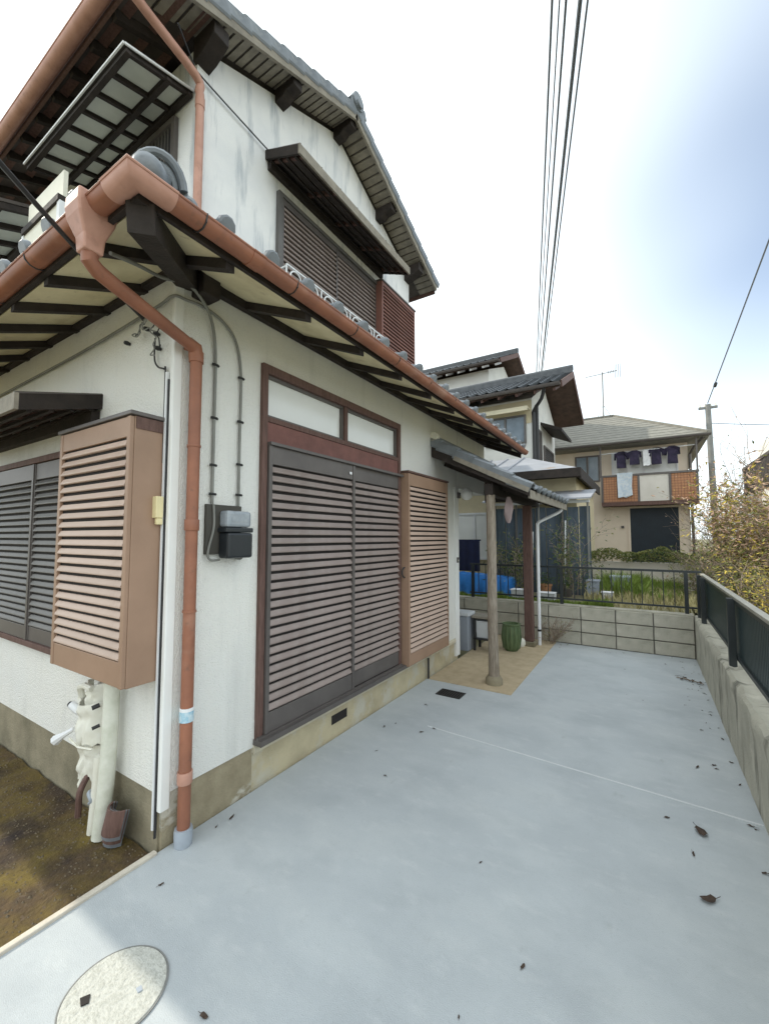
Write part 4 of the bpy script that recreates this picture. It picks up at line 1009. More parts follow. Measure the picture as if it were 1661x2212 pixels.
sf = thing('side_fence','dark green slatted metal fence on the right retaining wall','fence',(.60,2,.55))
MB().bar((.605,-4,1.105),(.605,6.93,1.105),.05,.026).build('top_rail','rail_cap',sf,bevel=.005)
MB().bar((.605,-4,1.075),(.605,6.93,1.075),.036,.03).build('upper_rail','fence_black',sf)
MB().bar((.605,-4,.625),(.605,6.93,.625),.036,.03).build('bottom_rail','fence_black',sf)
fm = MB().box(-.009,.009,-.0165,.0165,.64,1.06).mesh('fence_slat'); fm.materials.append(M['fence_green'])
i = 0; y = 6.86
while y > 1.2: place('fence_slat',fm,sf,(.612,y,0)); y -= .046
for y in (6.84,6.42,4.42,2.42,.42,-1.6): MB().box(.538,.588,y-.025,y+.025,.50,1.10).build('post','fence_black',sf,bevel=.003)

# ================================================================== foliage helpers
def leaves(name, m, parent, pts, size, flat=.0, seed=1, aspect=.55):
    r_ = random.Random(seed); b = MB(); vs=[]; fs=[]
    for p in pts:
        s_ = size*r_.uniform(.6,1.35); d = Vector((r_.gauss(0,1),r_.gauss(0,1),r_.gauss(0,.6+flat))).normalized()
        e = d.cross(Vector((r_.gauss(0,1),r_.gauss(0,1),r_.gauss(0,1)))).normalized()*aspect; p = Vector(p); n0=len(vs); nn = d.cross(e).normalized()*.12
        vs += [p-d*s_, p+e*s_*.5+nn*s_, p+d*s_, p-e*s_*.5+nn*s_]; fs.append((n0,n0+1,n0+2,n0+3))
    b.v=[tuple(v) for v in vs]; b.f=fs
    return b.build(name,m,parent,fix=False)
def twig_bush(name, label, base, height, spread, n_st, seed, leafm, n_leaf, lsize, group=None, bark='bark', rad=.016, cat='bush', lift=.0):
    r_ = random.Random(seed); t = thing(name,label,cat,base,group); B = Vector(base); tips=[]; st = MB()
    def grow(p, d, L, rad_, lev):
        n_ = 5; pts=[p]; dd = d.copy()
        for i in range(n_):
            dd = (dd+Vector((r_.gauss(0,.16),r_.gauss(0,.16),r_.gauss(.03,.10)))).normalized(); pts.append(pts[-1]+dd*L/n_)
        st.tube(pts,[max(.0022,rad_*(1-.7*i/n_)) for i in range(n_+1)],5 if lev<2 else 3,caps=False)
        for i in range(1,n_+1):
            if lev>=1:
                for _ in range(3): tips.append(pts[i]+Vector((r_.gauss(0,.05),r_.gauss(0,.05),r_.gauss(0,.05))))
            if lev<2 and i>=1:
                for _ in range(2 if lev==0 else 1):
                    nd = (dd+Vector((r_.gauss(0,.75),r_.gauss(0,.75),r_.gauss(.12,.4)))).normalized(); grow(pts[i],nd,L*r_.uniform(.35,.6),rad_*.5,lev+1)
    for i in range(n_st):
        a = r_.uniform(0,6.28); q = r_.uniform(.1,1)*spread
        d = Vector((math.cos(a)*q,math.sin(a)*q,height)).normalized()
        grow(B+Vector((math.cos(a)*.12*spread,math.sin(a)*.12*spread,lift)),d,height*r_.uniform(.55,1.0),rad,0)
    st.build('stems',bark,t,fix=False)
    r_.shuffle(tips); pts = [tips[i%len(tips)]+Vector((r_.gauss(0,.05),r_.gauss(0,.05),r_.gauss(0,.05))) for i in range(n_leaf)]
    k_ = len(leafm); s0=0
    for i,(m_,fr_) in enumerate(leafm):
        s1 = s0+int(n_leaf*fr_); leaves('foliage',m_,t,pts[s0:s1],lsize,seed=seed*10+i); s0=s1
    return t
def tuft(name, label, x0,x1,y0,y1,z,n_,h_,m,seed,dens=None):
    r_ = random.Random(seed); b = MB(); vs=[]; fs=[]
    for i in range(n_):
        x=r_.uniform(x0,x1); y=r_.uniform(y0,y1); a=r_.uniform(0,6.28); hh=h_*r_.uniform(.35,1.25)*(1 if dens is None else dens(x,y))
        if hh < .012: continue
        w_=.006+.006*r_.random(); lx=r_.gauss(0,.35)*hh; ly=r_.gauss(0,.35)*hh; n0=len(vs)
        dx=math.cos(a)*w_; dy=math.sin(a)*w_
        vs += [(x-dx,y-dy,z),(x+dx,y+dy,z),(x+lx*.5+dx*.7,y+ly*.5+dy*.7,z+hh*.6),(x+lx*.5-dx*.7,y+ly*.5-dy*.7,z+hh*.6),(x+lx,y+ly,z+hh)]
        fs += [(n0,n0+1,n0+2,n0+3),(n0+3,n0+2,n0+4)]
    b.v=vs; b.f=fs; o=b.build(name,m,None,fix=False); o['kind']='stuff'; o['label']=label; o['category']='grass'; return o

# ================================================================== NEIGHBOUR HOUSE 1 (left, behind the porch)
n1 = thing('neighbour_house','cream and white neighbour house with dark tiled gables behind the porch','house',(-4,12,.44))
MB().prism([(-2.40,11.0,.44),(-2.40,14.1,.44),(-2.40,14.1,5.20),(-2.40,12.55,5.98),(-2.40,11.0,5.20)],(-6.5,0,0)).build('wall','house_white',n1)
mat('verge_brown', (.12,.078,.062), .85, col2=(.07,.047,.038), vscale=6)
def n_gable(x_out, x_in, ye0, yr, ye1, ze, zr, nm, th=.12, fas=True):
    r_ = MB().prism([(x_out,ye0,ze-th),(x_out,yr,zr-th),(x_out,ye1,ze-th),(x_out,ye1,ze),(x_out,yr,zr),(x_out,ye0,ze)],(x_in-x_out,0,0)).build(nm,'verge_brown',n1)
    s_ = (zr-ze)/(yr-ye0); V=Vector((0,1,s_)).normalized(); V2=Vector((0,-1,s_)).normalized(); c_=1/math.sqrt(1+s_*s_)
    tile_field('roof_tiles',(x_out,ye0-.03,ze+.0),(-1,0,0),V,lambda q:(0,x_out-x_in),int((yr-ye0)/c_/TL)+1,r_,'kawara_dark')
    k = MB(); k.bar((x_out+.01,yr,zr+.08),(x_in,yr,zr+.08),.2,.16); k.tube([(x_out+.02,yr,zr+.16),(x_in,yr,zr+.16)],.08,10); k.build('ridge','kawara_dark',r_)
    half_round('gutter',(x_out,ye0-.08,ze-.04),(x_in,ye0-.08,ze-.04),.06,r_,'shutter_frame')
    for y0_,y1_ in ((ye0,yr),(ye1,yr)):
        MB().bar((x_out+.02,y0_,ze-.05),(x_out+.02,y1_,zr-.05),.03,.16).build('barge_board','brown_wood',r_)
    n_ = int((x_out-x_in)/.45)
    for i in range(min(n_,8)):
        x = x_out-.15-.45*i; MB().bar((x,ye0+.02,ze-th-.03),(x,ye0+.6,ze-th-.03+s_*.58),.06,.07).build('rafter_end','white_metal' if nm=='rear_roof' else 'brown_wood',r_)
    return r_
n_gable(-1.62,-8.9,10.5,12.55,14.6,5.32,6.22,'front_roof')
MB().prism([(-4.55,14.2,5.0),(-4.55,18.0,5.0),(-4.55,18.0,7.55),(-4.55,16.1,8.3),(-4.55,14.2,7.55)],(-5,0,0)).build('rear_wall','house_white',n1)
n_gable(-4.0,-9.6,13.7,16.1,18.5,7.62,8.70,'rear_roof')
# front face details
MB().box(-8.8,-2.41,10.985,10.998,4.55,5.15).build('upper_band','house_yellow',n1)
k=MB(); k.box(-3.95,-2.45,10.70,10.998,4.88,4.93); k.box(-3.95,-2.45,10.70,10.73,4.82,4.879); k.build('window_canopy','house_cream',n1)
def window(parent, T, u0,u1,z0,z1, fm='shutter_frame', pm='pane_blue', mull=1):
    b=MB(T); f=.045
    b.box(u0,u0+f,0,.05,z0,z1); b.box(u1-f,u1,0,.05,z0,z1); b.box(u0+f,u1-f,0,.05,z0,z0+f); b.box(u0+f,u1-f,0,.05,z1-f,z1)
    for i in range(mull):
        c=u0+(u1-u0)*(i+1)/(mull+1); b.box(c-f/2,c+f/2,0,.045,z0+f,z1-f)
    o=b.build('window',fm,parent); 
    for i in range(mull+1):
        a=u0+(u1-u0)*i/(mull+1); c=u0+(u1-u0)*(i+1)/(mull+1); MB(T).box(a+.03,c-.03,.008,.016,z0+f-.01,z1-f+.01).build('pane',pm,o)
    return o
window(n1,faceT('S',10.985),-3.62,-2.55,4.02,4.78,'grey_slat','pane_blue')
# right face details
TE = faceT('E',-2.40)
window(n1,TE,11.6,11.95,3.6,4.5,'shutter_frame','pane_dark')
k=MB(TE); k.add([(12.0,0,4.72),(13.7,0,4.72),(13.7,.55,4.48),(12.0,.55,4.48),(12.0,0,4.80),(13.7,0,4.80),(13.7,.55,4.56),(12.0,.55,4.56)],[(0,3,2,1),(4,5,6,7),(0,1,5,4),(1,2,6,5),(2,3,7,6),(3,0,4,7)]); k.build('side_canopy','dark_wood',n1)
louvre('E',-2.40,12.3,13.7,3.35,4.2,12,'shutter_frame','grey_slat',.06,.06,.03,.05,parent=n1)
k=MB(); k.tube(smooth_path([(-2.0,10.5,5.25),(-2.1,10.7,5.05),(-2.34,10.95,4.85),(-2.35,10.95,4.6),(-2.35,10.95,3.2),(-2.35,10.95,.5)],3),.045,8); k.build('downpipe','cable_black',n1,smooth=True)
k=MB(); k.tube([(-2.36,11.35,5.1),(-2.36,11.35,.5)],.05,8); k.build('downpipe','cable_black',n1,smooth=True)
# annex
MB().box(-6.5,-1.15,9.0,12.2,.44,2.86).build('annex_wall','house_yellow',n1)
an = MB(); an.add([(-6.6,8.5,2.90),(-1.03,8.5,2.90),(-2.4,10.3,3.52),(-6.6,10.3,3.52),(-1.03,12.3,2.90),(-2.4,12.3,3.52),
                   (-6.6,8.5,2.80),(-1.03,8.5,2.80),(-1.03,12.3,2.80),(-6.6,12.3,2.80)],
    [(0,1,2,3),(1,4,5,2),(0,6,7,1),(1,7,8,4),(6,9,8,7)]); anr = an.build('annex_roof','corrugated',n1)
MB().box(-6.6,-1.0,8.46,8.50,2.74,2.905).build('annex_fascia','dark_wood',anr); MB().box(-1.03,-.995,8.501,12.3,2.70,2.905).build('annex_fascia','dark_wood',anr)
MB().box(-6.55,-1.04,8.51,12.2,2.785,2.798).build('annex_soffit','dark_wood',anr)
for i in range(13):
    x=-1.25-.40*i; 
    if x < -2.4: k=MB(); k.tube([(x,8.46,2.905),(x,10.3,3.535)],.018,6); k.build('roof_seam','corrugated',anr)
window(n1,faceT('S',8.998),-3.75,-2.75,1.10,2.14,'white_metal','pane',1)
# lean-to of dark netting panels in front of the annex
ln = thing('net_enclosure','dark blue grey netted enclosure with white rail beside the porch','enclosure',(-1.7,8.3,.44))
for i in range(9):
    x=-2.55+.19*i; k=MB(); q=4; vs=[]
    k.box(x+.004,x+.184,8.28+.015*(i%3),8.30+.015*(i%3),.50,2.16-.01*(i%2)); o=k.build('net_panel','dark_net' if i%3 else 'dark_net2',ln)
for i in range(5): MB().box(-2.57+.42*i,-2.54+.42*i,8.22,8.26,.44,2.22).build('upright','grey_slat' if i%2 else 'pole_conc',ln)
MB().box(-2.7,-.84,8.20,8.27,2.221,2.27).build('top_rail','white_metal',ln)
MB().prism([(-2.75,8.05,2.272),(-.80,8.05,2.272),(-.80,9.0,2.50),(-2.75,9.0,2.50)],(0,0,.03)).build('lean_to_roof','corrugated',ln)
for i,(x,z0,z1) in enumerate(((-1.28,.6,1.9),(-1.86,.7,1.7))): MB().bar((x,8.19,z0),(x+.04,8.19,z1),.035,.02).build('leaning_pole','white_metal',ln)
# stored things behind the block wall, on the raised yard
tp = MB(); vs=[]; fs=[]; nx_=22; prof=[(0,.0),(.0,.12),(.02,.26),(.05,.40),(.10,.475),(.22,.49),(.36,.48),(.40,.36),(.42,.0)]
for i in range(nx_+1):
    x=-3.10+1.06*i/nx_
    for j,(d,z) in enumerate(prof):
        wv = .035*math.sin(i*1.7)*(1-z/.6)+.012*noise.noise(Vector((i*.6,j*.7,2)))
        vs.append((x+.01*noise.noise(Vector((i,j,5))),7.42+d-wv*(1 if d<.2 else -1),.44+z*(1-.12*(i/nx_)**2)+.015*noise.noise(Vector((i*.5,j*.5,9)))))
kq=len(prof)
for i in range(nx_):
    for j in range(kq-1): fs.append((i*kq+j,i*kq+j+1,(i+1)*kq+j+1,(i+1)*kq+j))
fs += [tuple(range(kq)),tuple(nx_*kq+j for j in range(kq-1,-1,-1))]
tp.add(vs,fs); tag(tp.build('tarp_cover','tarp',None,smooth=True),'bright blue tarpaulin draped over a low pile behind the porch','tarpaulin')
k=MB(); vs=[]; fs=[]
for i in range(25):
    for z in (.92,1.2,1.52):
        x=-3.65+.85*i/24; y=8.0+.02*math.sin(i*1.3)*(1.7-z); vs += [(x,y,z),(x,y+.012,z)]
for i in range(24):
    for j in range(2):
        a=i*6+j*2; b_=a+6; fs += [(a,a+2,b_+2,b_),(a+1,b_+1,b_+3,a+3)]
k.add(vs,fs); k.box(-3.7,-2.78,8.0,8.02,1.52,1.55); tag(k.build('hanging_sheet','navy_sheet',None,smooth=True),'dark navy sheet hanging from a rail above the blue tarpaulin','sheet')
def crate(x,y,z,w_,d_,h_,m,label,name='white_box',cat='box'):
    t=thing(name,label,cat,(x,y,z)); b=MB(); vs=[]
    for s_,zz in ((.90,0),(1.0,h_*.9)): vs += [(x-w_/2*s_,y-d_/2*s_,z+zz),(x+w_/2*s_,y-d_/2*s_,z+zz),(x+w_/2*s_,y+d_/2*s_,z+zz),(x-w_/2*s_,y+d_/2*s_,z+zz)]
    b.add(vs,[(0,1,5,4),(1,2,6,5),(2,3,7,6),(3,0,4,7),(3,2,1,0),(4,5,6,7)]).build('body',m,t,bevel=.008)
    MB().box(x-w_/2-.012,x+w_/2+.012,y-d_/2-.012,y+d_/2+.012,z+h_*.901,z+h_).build('rim',m,t,bevel=.006)
    return t
crate(-1.86,7.25,.55,.22,.2,.17,'cloth_white','white planter box just right of the blue tarpaulin')
crate(-1.40,7.22,.55,.26,.2,.15,'cloth_white','white planter box behind the thin white drainpipe')
crate(-.42,8.6,.55,.30,.25,.36,'grey_pvc','pale grey tub standing in the grass behind the railing')
crate(-.82,8.2,.55,.20,.2,.30,'bin_grey','dark grey bucket beside the netted enclosure behind the railing','bucket','bucket')
crate(-.58,7.9,.55,.16,.16,.14,'cloth_white','small white tray low behind the railing')
tuft('grass','green grass tufts growing in the neighbour yard behind the railing',-.75,.5,8.2,10.7,.55,6500,.36,'grass',3,lambda x,y: .35+.9*max(0,noise.noise(Vector((x*1.6,y*1.1,1)))+.35))
tuft('dry_grass','dry straw coloured grass lying behind the railing',-.9,.6,7.1,10.8,.55,2200,.16,'grass_dry',4)
tuft('weeds','low green weeds along the top of the block wall',-3.2,-.45,6.995,7.2,.555,2600,.10,'grass',5,lambda x,y: .4+.9*max(0,noise.noise(Vector((x*2.5,y,4)))+.3))
twig_bush('yard_plant','thin straggly plant growing before the netted enclosure',(-1.05,7.75,.55),1.0,.35,3,41,[('leaf_green',.7),('leaf_olive',.3)],900,.030,rad=.005,cat='plant')
twig_bush('yard_plant','leafy plant between the blue tarpaulin and the dark porch post',(-2.02,7.85,.55),1.15,.4,4,42,[('leaf_green',.6),('leaf_olive',.4)],1000,.032,rad=.005,cat='plant')
twig_bush('corner_weed','small dry weed at the foot of the dark porch post',(-1.30,6.70,.004),.34,.5,7,43,[('leaf_olive',.7),('leaf_orange',.3)],160,.016,rad=.003,cat='weed')
for q_,(px_,py_) in enumerate(((-1.55,7.9),(-1.22,8.0))):
    fp=thing('flower_pot',('terracotta flower pot left of its dark twin before the netted enclosure','dark flower pot right of the terracotta one before the netted enclosure')[q_],'pot',(px_,py_,.55))
    k=MB(); k.lathe((px_,py_,.55),[(.07,0),(.10,.18),(.112,.185),(.112,.21),(.09,.21),(.088,.18),(0,.18)],16); k.build('pot','terracotta' if q_==0 else 'shutter_frame',fp,smooth=True)
    rr_=random.Random(50+q_); leaves('foliage','leaf_green',fp,[(px_+rr_.gauss(0,.07),py_+rr_.gauss(0,.07),.80+rr_.gauss(0,.07)) for _ in range(160)],.03,seed=60+q_)
# hedge on its little wall
hw = MB(); hw.box(-1.35,2.4,11.2,11.4,.44,1.02); tag(hw.build('garden_wall','pale_panel',None,bevel=.01),'pale low garden wall under the overhanging hedge','wall')
hg = thing('hedge','trimmed green hedge spilling over the pale garden wall','hedge',(.2,11.4,.5)); r_=random.Random(5); pts=[]
for i in range(5200):
    x=r_.uniform(-1.35,2.0); top=1.30+.13*noise.noise(Vector((x*1.9,0,0)))+.08*noise.noise(Vector((x*5,2,0))); bot=1.02-.10*noise.noise(Vector((x*2.3,7,0)))
    pts.append((x,11.15+r_.gauss(0,.13),bot+(top-bot)*r_.random()**.7))
leaves('foliage','leaf_olive',hg,pts[:3000],.035,seed=2); leaves('foliage','leaf_green',hg,pts[3000:],.035,seed=3)
k=MB()
for i in range(12): x=-1.3+.28*i; k.tube([(x,11.45,.5),(x+.05,11.3,.95),(x+.02,11.18,1.2)],[.02,.015,.006],5)
k.build('branches','bark',hg)

# ================================================================== NEIGHBOUR HOUSE 2 (balcony with laundry)
n2 = thing('balcony_house','far house with brown hipped roof and balcony of orange and cream panels','house',(-1,17,.44))
MB().box(-4.2,1.15,15.6,22.2,.2,4.55).build('wall','house_pink',n2)
hz_=4.62
rf=MB(); a=(-4.9,14.95,hz_); b_=(1.62,14.95,hz_); c_=(1.62,22.9,hz_); d_=(-4.9,22.9,hz_); e_=(-.95,18.95,6.48); f_=(-2.3,18.95,6.48)
lo=[(p[0],p[1],p[2]-.12) for p in (a,b_,c_,d_)]
rf.add([a,b_,c_,d_,e_,f_]+lo,[(0,1,4,5),(1,2,4),(2,3,5,4),(3,0,5),(0,6,7,1),(1,7,8,2),(2,8,9,3),(3,9,6,0),(6,9,8,7)]); rfo=rf.build('roof','slate',n2)
s2=(6.48-hz_)/4.0
for i in range(12):           # courses of roof slates on the front slope
    t=(i+.5)/12; y=14.95+4*t; z=hz_+s2*4*t; xl=-4.9+2.6*t; xr=1.62-2.57*t
    MB().bar((xl,y,z+.003),(xr,y,z+.003),.02,.008).build('slate_course','slate',rfo)
k=MB(); k.bar((1.62,14.95,hz_+.02),(-.95,18.95,6.50),.12,.06); k.bar((-.95,18.95,6.5),(-2.3,18.95,6.5),.12,.06); k.bar((-4.9,14.95,hz_+.02),(-2.3,18.95,6.5),.12,.06); k.build('hip_cap','slate',rfo)
half_round('gutter',(-4.9,14.88,hz_-.05),(1.66,14.88,hz_-.05),.06,n2,'shutter_frame')
k=MB(); k.tube([(1.5,15.0,hz_-.12),(1.3,15.3,hz_-.3),(1.2,15.55,hz_-.5),(1.2,15.55,.5)],.04,8); k.build('downpipe','shutter_frame',n2)
bz0,bz1=2.70,3.50
MB().box(-1.18,1.34,15.0,15.599,bz0-.12,bz0-.001).build('balcony_floor','brown_wood',n2)
bp=MB(); 
for x in (-1.18,-.18,.62,1.28): bp.box(x,x+.06,14.98,15.04,bz0,bz1)
bp.box(-1.2,1.36,14.97,15.06,bz1+.001,bz1+.06)
bpo=bp.build('balcony_frame','shutter_frame',n2)
for x0,x1,m in ((-1.12,-.18,'terracotta'),(-.12,.62,'pale_panel'),(.68,1.28,'terracotta')):
    k_=MB().box(x0,x1,15.0,15.03,bz0,bz1).build('balcony_panel',m,n2)
    if m=='terracotta':
        nX=int((x1-x0)/.075)
        for i in range(nX): MB().box(x0+.075*i+.01,x0+.075*i+.016,14.994,14.9995,bz0,bz1).build('panel_joint','brown_wood',k_)
        for i in range(10): MB().box(x0,x1,14.995,14.9998,bz0+.08*i+.01,bz0+.08*i+.016).build('panel_joint','brown_wood',k_)
MB().box(1.30,1.34,15.05,15.6,bz0,bz1).build('balcony_side','shutter_frame',n2)
k=MB(); k.box(1.30,1.345,15.0,15.05,bz1+.06,4.5); k.box(-1.2,-1.155,15.0,15.05,bz1+.06,4.5); k.build('balcony_post','shutter_frame',n2)
TS=faceT('S',15.595)
window(n2,TS,-2.0,-1.25,3.45,4.35,'shutter_frame','pane_blue',1)
window(n2,TS,-.9,.9,2.75,4.35,'white_metal','pane',1)
MB(TS).box(-.42,.86,.005,.03,.5,2.52).build('garage_shutter','garage',n2)
gs=MB(TS); gs.box(-.48,-.421,.0,.05,.5,2.58); gs.box(.861,.92,.0,.05,.5,2.58); gs.box(-.42,.86,.0,.05,2.521,2.58); gs.build('garage_frame','house_pink',n2)
for i in range(10): MB(TS).box(-.42,.86,.031,.036,.6+.2*i,.61+.2*i).build('shutter_rib','garage',n2)
window(n2,TS,-1.95,-1.5,1.3,2.4,'white_metal','pane_blue',0)
MB(TS).box(-.68,-.60,.0,.05,1.88,1.96).build('wall_light','shutter_frame',n2)
# laundry
pole=MB(); pole.tube([(-1.16,15.12,4.28),(1.30,15.12,4.32)],.014,6); tag(pole.build('laundry_pole','white_metal',None),'laundry pole across the far balcony','pole')
def garment(x,z,w_,h_,m,label,name='hanging_shirt',cat='laundry',y=15.12,sleeve_=True,grp='laundry on the far balcony',seed=0):
    r_=random.Random(seed); out=[(-.5,0),(-.18,.04),(.18,.04),(.5,0)]
    if sleeve_: pl=[(-.16,.02),(.16,.02),(.48,-.10),(.52,-.48),(.34,-.50),(.30,-.22),(.33,-1.0),(-.33,-1.0),(-.30,-.22),(-.34,-.50),(-.52,-.48),(-.48,-.10)]
    else: pl=[(-.5,0),(.5,0),(.46,-.55),(.5,-.9),(.1,-1.0),(-.12,-.96),(-.45,-1.0)]
    b=MB(); b.prism([(x+px*w_+r_.uniform(-.01,.01),y-.03,z+pz*h_) for px,pz in pl],(0,.05,0)); b.v=[(q[0],q[1]+r_.uniform(-.05,.05),q[2]) for q in b.v]; o=b.build(name,m,None,bevel=.012)
    return tag(o,label,cat,grp)
garment(-.60,4.30,.40,.52,'cloth_dark','dark shirt hanging leftmost on the far balcony laundry pole',seed=1)
garment(-.24,4.30,.40,.44,'cloth_dark','short dark shirt hanging second from left on the far balcony',seed=2)
garment(.34,4.33,.42,.50,'cloth_dark','wide dark shirt hanging third from left on the far balcony',seed=3)
garment(.74,4.33,.40,.52,'cloth_dark','dark purple shirt hanging rightmost on the far balcony',seed=4)
garment(.09,4.29,.2,.50,'cloth_white','small white cloth hanging between dark shirts on the far balcony','hanging_cloth','laundry',15.12,False,seed=5)
o=garment(-.52,3.60,.42,.78,'cloth_blue','pale blue patterned bedsheet hung over the far balcony front','bedsheet','laundry',14.94,False,seed=6)
# antenna
at_=thing('roof_antenna','thin television antenna on a mast on the far brown roof','antenna',(-1.32,18.95,6.5))
k=MB(); k.tube([(-1.32,18.95,6.45),(-1.32,18.95,8.36)],.025,6); k.build('mast','pole_conc',at_)
k=MB(); k.tube([(-1.95,18.95,8.27),(-.80,18.95,8.33)],.016,5); k.build('boom','pole_conc',at_)
for i in range(8): k=MB(); x=-1.1+.06*i; h_=.28 if i>2 else .12; k.tube([(x,18.95,8.32-h_),(x,18.95,8.32+h_)] if i>3 else [(x,18.75,8.32),(x,19.15,8.32)],.009,4); k.build('element','pole_conc',at_)
for dx,dy in ((.3,.2),(-.3,.2),(0,-.35)): k=MB(); k.tube([(-1.32,18.95,7.0),(-1.32+dx,18.95+dy,6.45)],.01,4); k.build('stay','pole_conc',at_)
# utility pole
up=thing('utility_pole','grey concrete utility pole with crossarm right of the far house','utility pole',(2.06,19,.1))
k=MB(); k.tube([(2.14,19,.1),(2.06,19,6.45)],[.115,.085],14); k.build('pole','pole_conc',up,smooth=True)
MB().bar((1.78,19,6.33),(2.34,19,6.33),.08,.08).build('crossarm','pole_conc',up)
for x in (1.83,1.98,2.14,2.29): k=MB(); k.lathe((x,19,6.37),[(.03,0),(.035,.04),(.02,.07),(.03,.1),(.0,.12)],8); k.build('insulator','white_plastic',up,smooth=True)
# overhead wires
def wire(name,label,a,b,r_,sag=.3,m='wire_grey',grp='overhead wires',n_=24):
    a=Vector(a); b=Vector(b); k=MB(); k.tube([a.lerp(b,i/n_)-Vector((0,0,sag*4*(i/n_)*(1-i/n_))) for i in range(n_+1)],r_,6); return tag(k.build(name,m,None,smooth=True),label,'wire',grp)
def far(p,q,t): return tuple(Vector(p)+(Vector(q)-Vector(p))*t)
NE=[(-.924,6.12,9.5),(-.83,6.17,9.5),(-.75,6.23,9.5),(-.576,6.35,9.5),(-.48,6.40,9.5)]
FA=[(-4.97,24,10.71),(-4.93,24,10.70),(-4.84,24,10.66),(-4.72,24,10.60),(-4.66,24,10.58)]
LB=['leftmost of the overhead wires','second overhead wire from the left','middle one of the overhead wires','thickest overhead cable, second from the right','rightmost of the overhead wires']
for p,q,r_,l in zip(NE,FA,(.019,.012,.019,.032,.016),LB): wire('overhead_wire',l+' crossing the sky',far(p,q,-1.3),far(p,q,1.6),r_,0)
ep=thing('street_pole','concrete pole carrying the overhead wires behind the neighbour house','utility pole',(-7.3,34.9,0))
k=MB(); k.tube([(-7.3,34.9,.0),(-7.3,34.9,11.8)],[.2,.13],12); k.build('pole','pole_conc',ep,smooth=True)
MB().bar((-8.0,34.9,11.35),(-6.5,34.9,11.35),.09,.09).build('crossarm','pole_conc',ep)
rwq=wire('side_wire','single wire rising from the far utility pole to the right edge',(2.06,19,6.5),(2.3,2.9,8.05),.016,0,grp=None)
k=MB(); k.tube([(2.085,17.3,6.60),(2.088,17.1,6.63)],.05,8); k.build('splice','cable_black',rwq)
wire('side_wire','lowest thin wire running right from the far utility pole',(2.10,19,5.75),(9,19.5,4.9),.012,.1,grp=None)
# ================================================================== right-hand building and bushes
rb=thing('right_building','building at the right edge with a curved white balcony and dark railing','building',(4,11.5,.1))
MB().box(3.0,9,9.8,17,.1,4.4).build('wall','house_white',rb)
k=MB(); k.prism([(2.05,9.2,2.18),(1.92,9.6,2.18),(1.90,12.6,2.18),(2.02,13.1,2.18),(2.4,13.35,2.18),(3.0,13.4,2.18),(3.0,9.0,2.18),(2.4,9.02,2.18)],(0,0,.33)); rbb=k.build('balcony','house_white',rb,bevel=.03)
pth=[(2.9,9.1),(2.42,9.1),(2.1,9.26),(1.98,9.62),(1.96,12.58),(2.07,13.05),(2.42,13.28),(2.9,13.32)]
for z,h_ in ((3.16,.06),(2.60,.04)):
    for (a,b_) in zip(pth[:-1],pth[1:]): MB().bar((*a,z),(*b_,z),.05,h_).build('rail','shutter_frame',rbb)
for i in range(27): y=9.62+2.96*i/26; MB().bar((1.97,y,2.51),(1.97,y,3.15),.022,.022).build('rail_bar','shutter_frame',rbb)
MB().box(2.02,2.05,9.7,12.5,2.52,3.10).build('rail_screen','pale_panel',rbb)
for y in (10.0,12.4): MB().box(2.2,2.4,y,y+.2,.1,2.179).build('column','house_white',rb)
twig_bush('twiggy_bush','large half bare bush with yellow brown leaves behind the right fence',(1.98,9.2,.15),1.85,1.1,24,11,[('leaf_olive',.33),('leaf_yellow',.17),('leaf_orange',.5)],19000,.042,rad=.012)
twig_bush('yellow_bush','low yellow flowering bush at the right edge behind the fence',(1.62,6.8,.15),1.05,1.0,18,12,[('leaf_yellow',.65),('leaf_olive',.35)],5200,.028,rad=.012)
twig_bush('green_bush','green leafy bush between the fence corner and the twiggy bush',(1.15,8.6,.15),1.15,.9,18,13,[('leaf_olive',.7),('leaf_green',.3)],4200,.03,rad=.012)
twig_bush('orange_bush','small orange tipped bush below the utility pole',(1.55,12.2,.15),2.55,.5,14,14,[('leaf_orange',.8),('leaf_olive',.2)],1500,.03,rad=.016)
twig_bush('bare_tree','bare thin branched tree behind the right building balcony',(5.0,21,.1),5.0,1.6,6,15,[('leaf_orange',1.0)],60,.03,rad=.035,cat='tree')

# ================================================================== fallen leaves
def leaf_mesh(seed, s_=.03):
    r_=random.Random(seed); b=MB(); n_=9; vs=[(0,0,.012)]
    for i in range(n_):
        t=2*math.pi*i/n_; q=s_*(.55+.45*abs(math.cos(t)))*r_.uniform(.65,1.1); vs.append((q*math.cos(t),q*.7*math.sin(t),.006+.016*r_.random()))
    b.add(vs,[(0,i+1,(i+1)%n_+1) for i in range(n_)]); b.tube([(s_*.8,0,.01),(s_*1.4,.004,.014)],.0016,4)
    me=b.mesh('fallen_leaf'); me.materials.append(M['leaf_brown']); return me
lms=[leaf_mesh(i) for i in range(5)]; big=[leaf_mesh(9,.042),leaf_mesh(10,.048)]
LP=[(-1.76,2.69),(-1.53,2.45),(-1.87,3.16),(-1.92,3.06),(-1.61,3.14),(-1.55,3.25),(-1.83,3.66),(-.27,5.89),(-.68,5.77),(.15,6.39),(-.22,4.97),(-.08,4.88),(.26,4.96),(.33,5.85),(.38,5.78),(.43,5.64),(.45,5.42),(.05,2.95),(.2,2.93),(.15,2.69),(.25,3.69),(.35,3.78),(.36,3.73),(.44,3.11),(.46,3.09),(.46,3.89),(.46,4.52),(.46,4.29),(.46,3.58),(-.74,2.07),(-.44,1.67),(-.58,1.39),(.43,2.72),(-1.94,1.16),(-2.06,1.54),(-2.05,1.63),(-1.3,.94)]
rl_=random.Random(21)
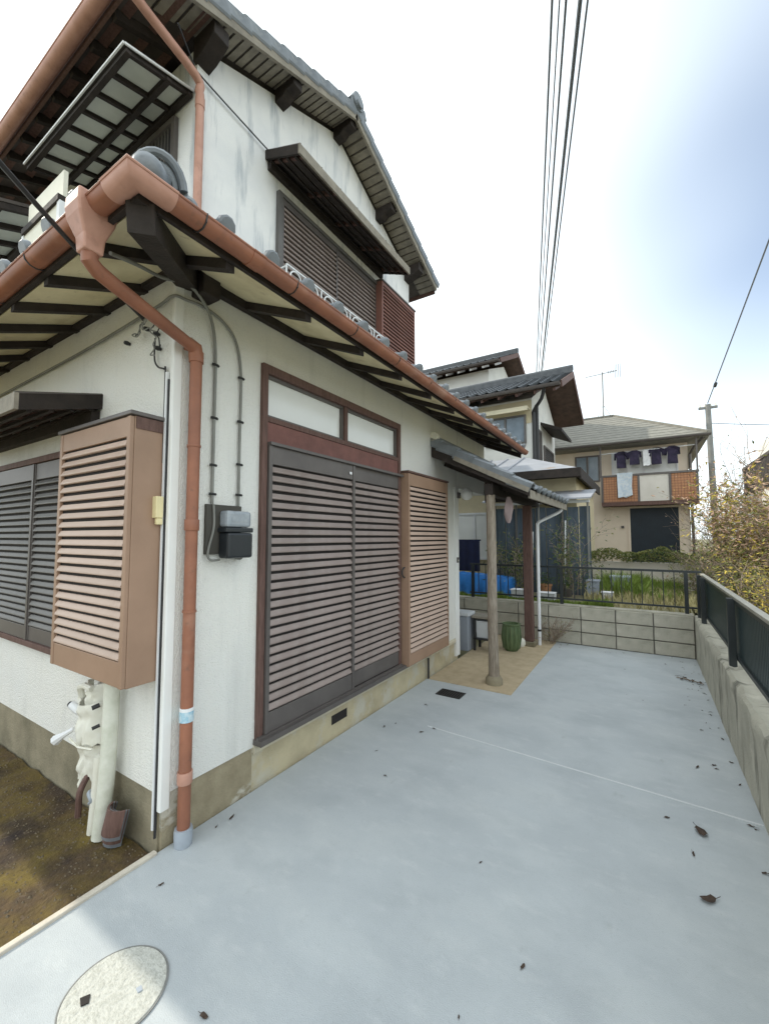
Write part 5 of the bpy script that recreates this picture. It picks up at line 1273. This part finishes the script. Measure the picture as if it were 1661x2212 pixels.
for i in range(26): LP.append((.30+.17*rl_.random(),4.3+2.5*rl_.random()))
for i in range(10): LP.append((-1.15+1.5*rl_.random(),6.5+.3*rl_.random()))
small={29,30,31,10,11,12,8,7}
for i,(x,y) in enumerate(LP):
    me=lms[i%5] if i<100 else lms[0]; o=place('fallen_leaf',me,None,(x,y,.001)); o.rotation_euler=(0,0,rl_.uniform(0,6.28))
    s_=rl_.uniform(.3,.5) if (i in small or i>36) else rl_.uniform(.42,.8); o.scale=(s_,s_*rl_.uniform(.6,1.0),s_*.6)
    zone = ('at the foot of the block wall' if y > 6.3 else 'along the foot of the right retaining wall' if x > .22 else 'in front of the brown window shutters' if x < -1.5 and y > 1.9 else 'near the downpipe at the house corner' if x < -1.5 else 'on the far half of the open driveway' if y > 4 else 'on the near half of the open driveway')
    tag(o,'small dry brown leaf lying on the concrete '+zone,'leaf','dry leaves '+zone)
for x,y in ((.18,2.39),(.20,2.90)):
    o=place('curled_leaf',big[0] if y<2.5 else big[1],None,(x,y,.001)); o.rotation_euler=(0,0,.6 if y<2.5 else 2.0)
    tag(o,'large curled dead leaf on the concrete nearest the camera at right' if y<2.5 else 'long curled dead leaf farther off than the nearest big one at right','leaf')
# a twig with leaves by the retaining wall
tw=thing('fallen_twig','dead leafy twig lying against the foot of the retaining wall','twig',(.36,5.8,.0))
k=MB(); k.tube([(.24,5.86,.01),(.33,5.80,.02),(.42,5.76,.015),(.47,5.70,.02)],.005,5); k.build('stem','bark',tw)
for i in range(7): o=place('leaf',lms[i%5],tw,(.25+.035*i,5.86-.02*i+.03*(-1)**i,.005)); o.rotation_euler=(0,0,i*1.1)
# moss and small stones on the soil strip
def scatter(name,m,label,n_,x0,x1,y0,y1,z,s0,s1,seed):
    r_=random.Random(seed); b=MB()
    for i in range(n_):
        x=r_.uniform(x0,x1); y=r_.uniform(y0,y1); s_=r_.uniform(s0,s1); zz=z+.022*noise.noise(Vector((x,y,3))*7)
        b.add([(x-s_,y,zz),(x,y-s_*.8,zz),(x+s_,y,zz),(x,y+s_*.8,zz),(x+s_*.1,y,zz+s_*.8)],[(0,1,4),(1,2,4),(2,3,4),(3,0,4)])
    o=b.build(name,m,None,fix=False); o['kind']='stuff'; o['label']=label; o['category']='gravel'; return o
mat('pebble', (.17,.135,.09), .9, col2=(.09,.07,.045), vscale=40)
scatter('gravel','pebble','small stones scattered over the mossy soil strip',2600,-4.2,-2.2,-.2,1.25,-.037,.004,.011,31)
tuft('moss','short yellow green moss on the soil strip beside the house',-4.0,-2.2,.2,1.24,-.038,24000,.006,'moss',33,lambda x,y: (1.6 if noise.noise(Vector((x*2.6,y*2.6,1)))+.5*noise.noise(Vector((x*9,y*9,1)))>-.1 else .0))
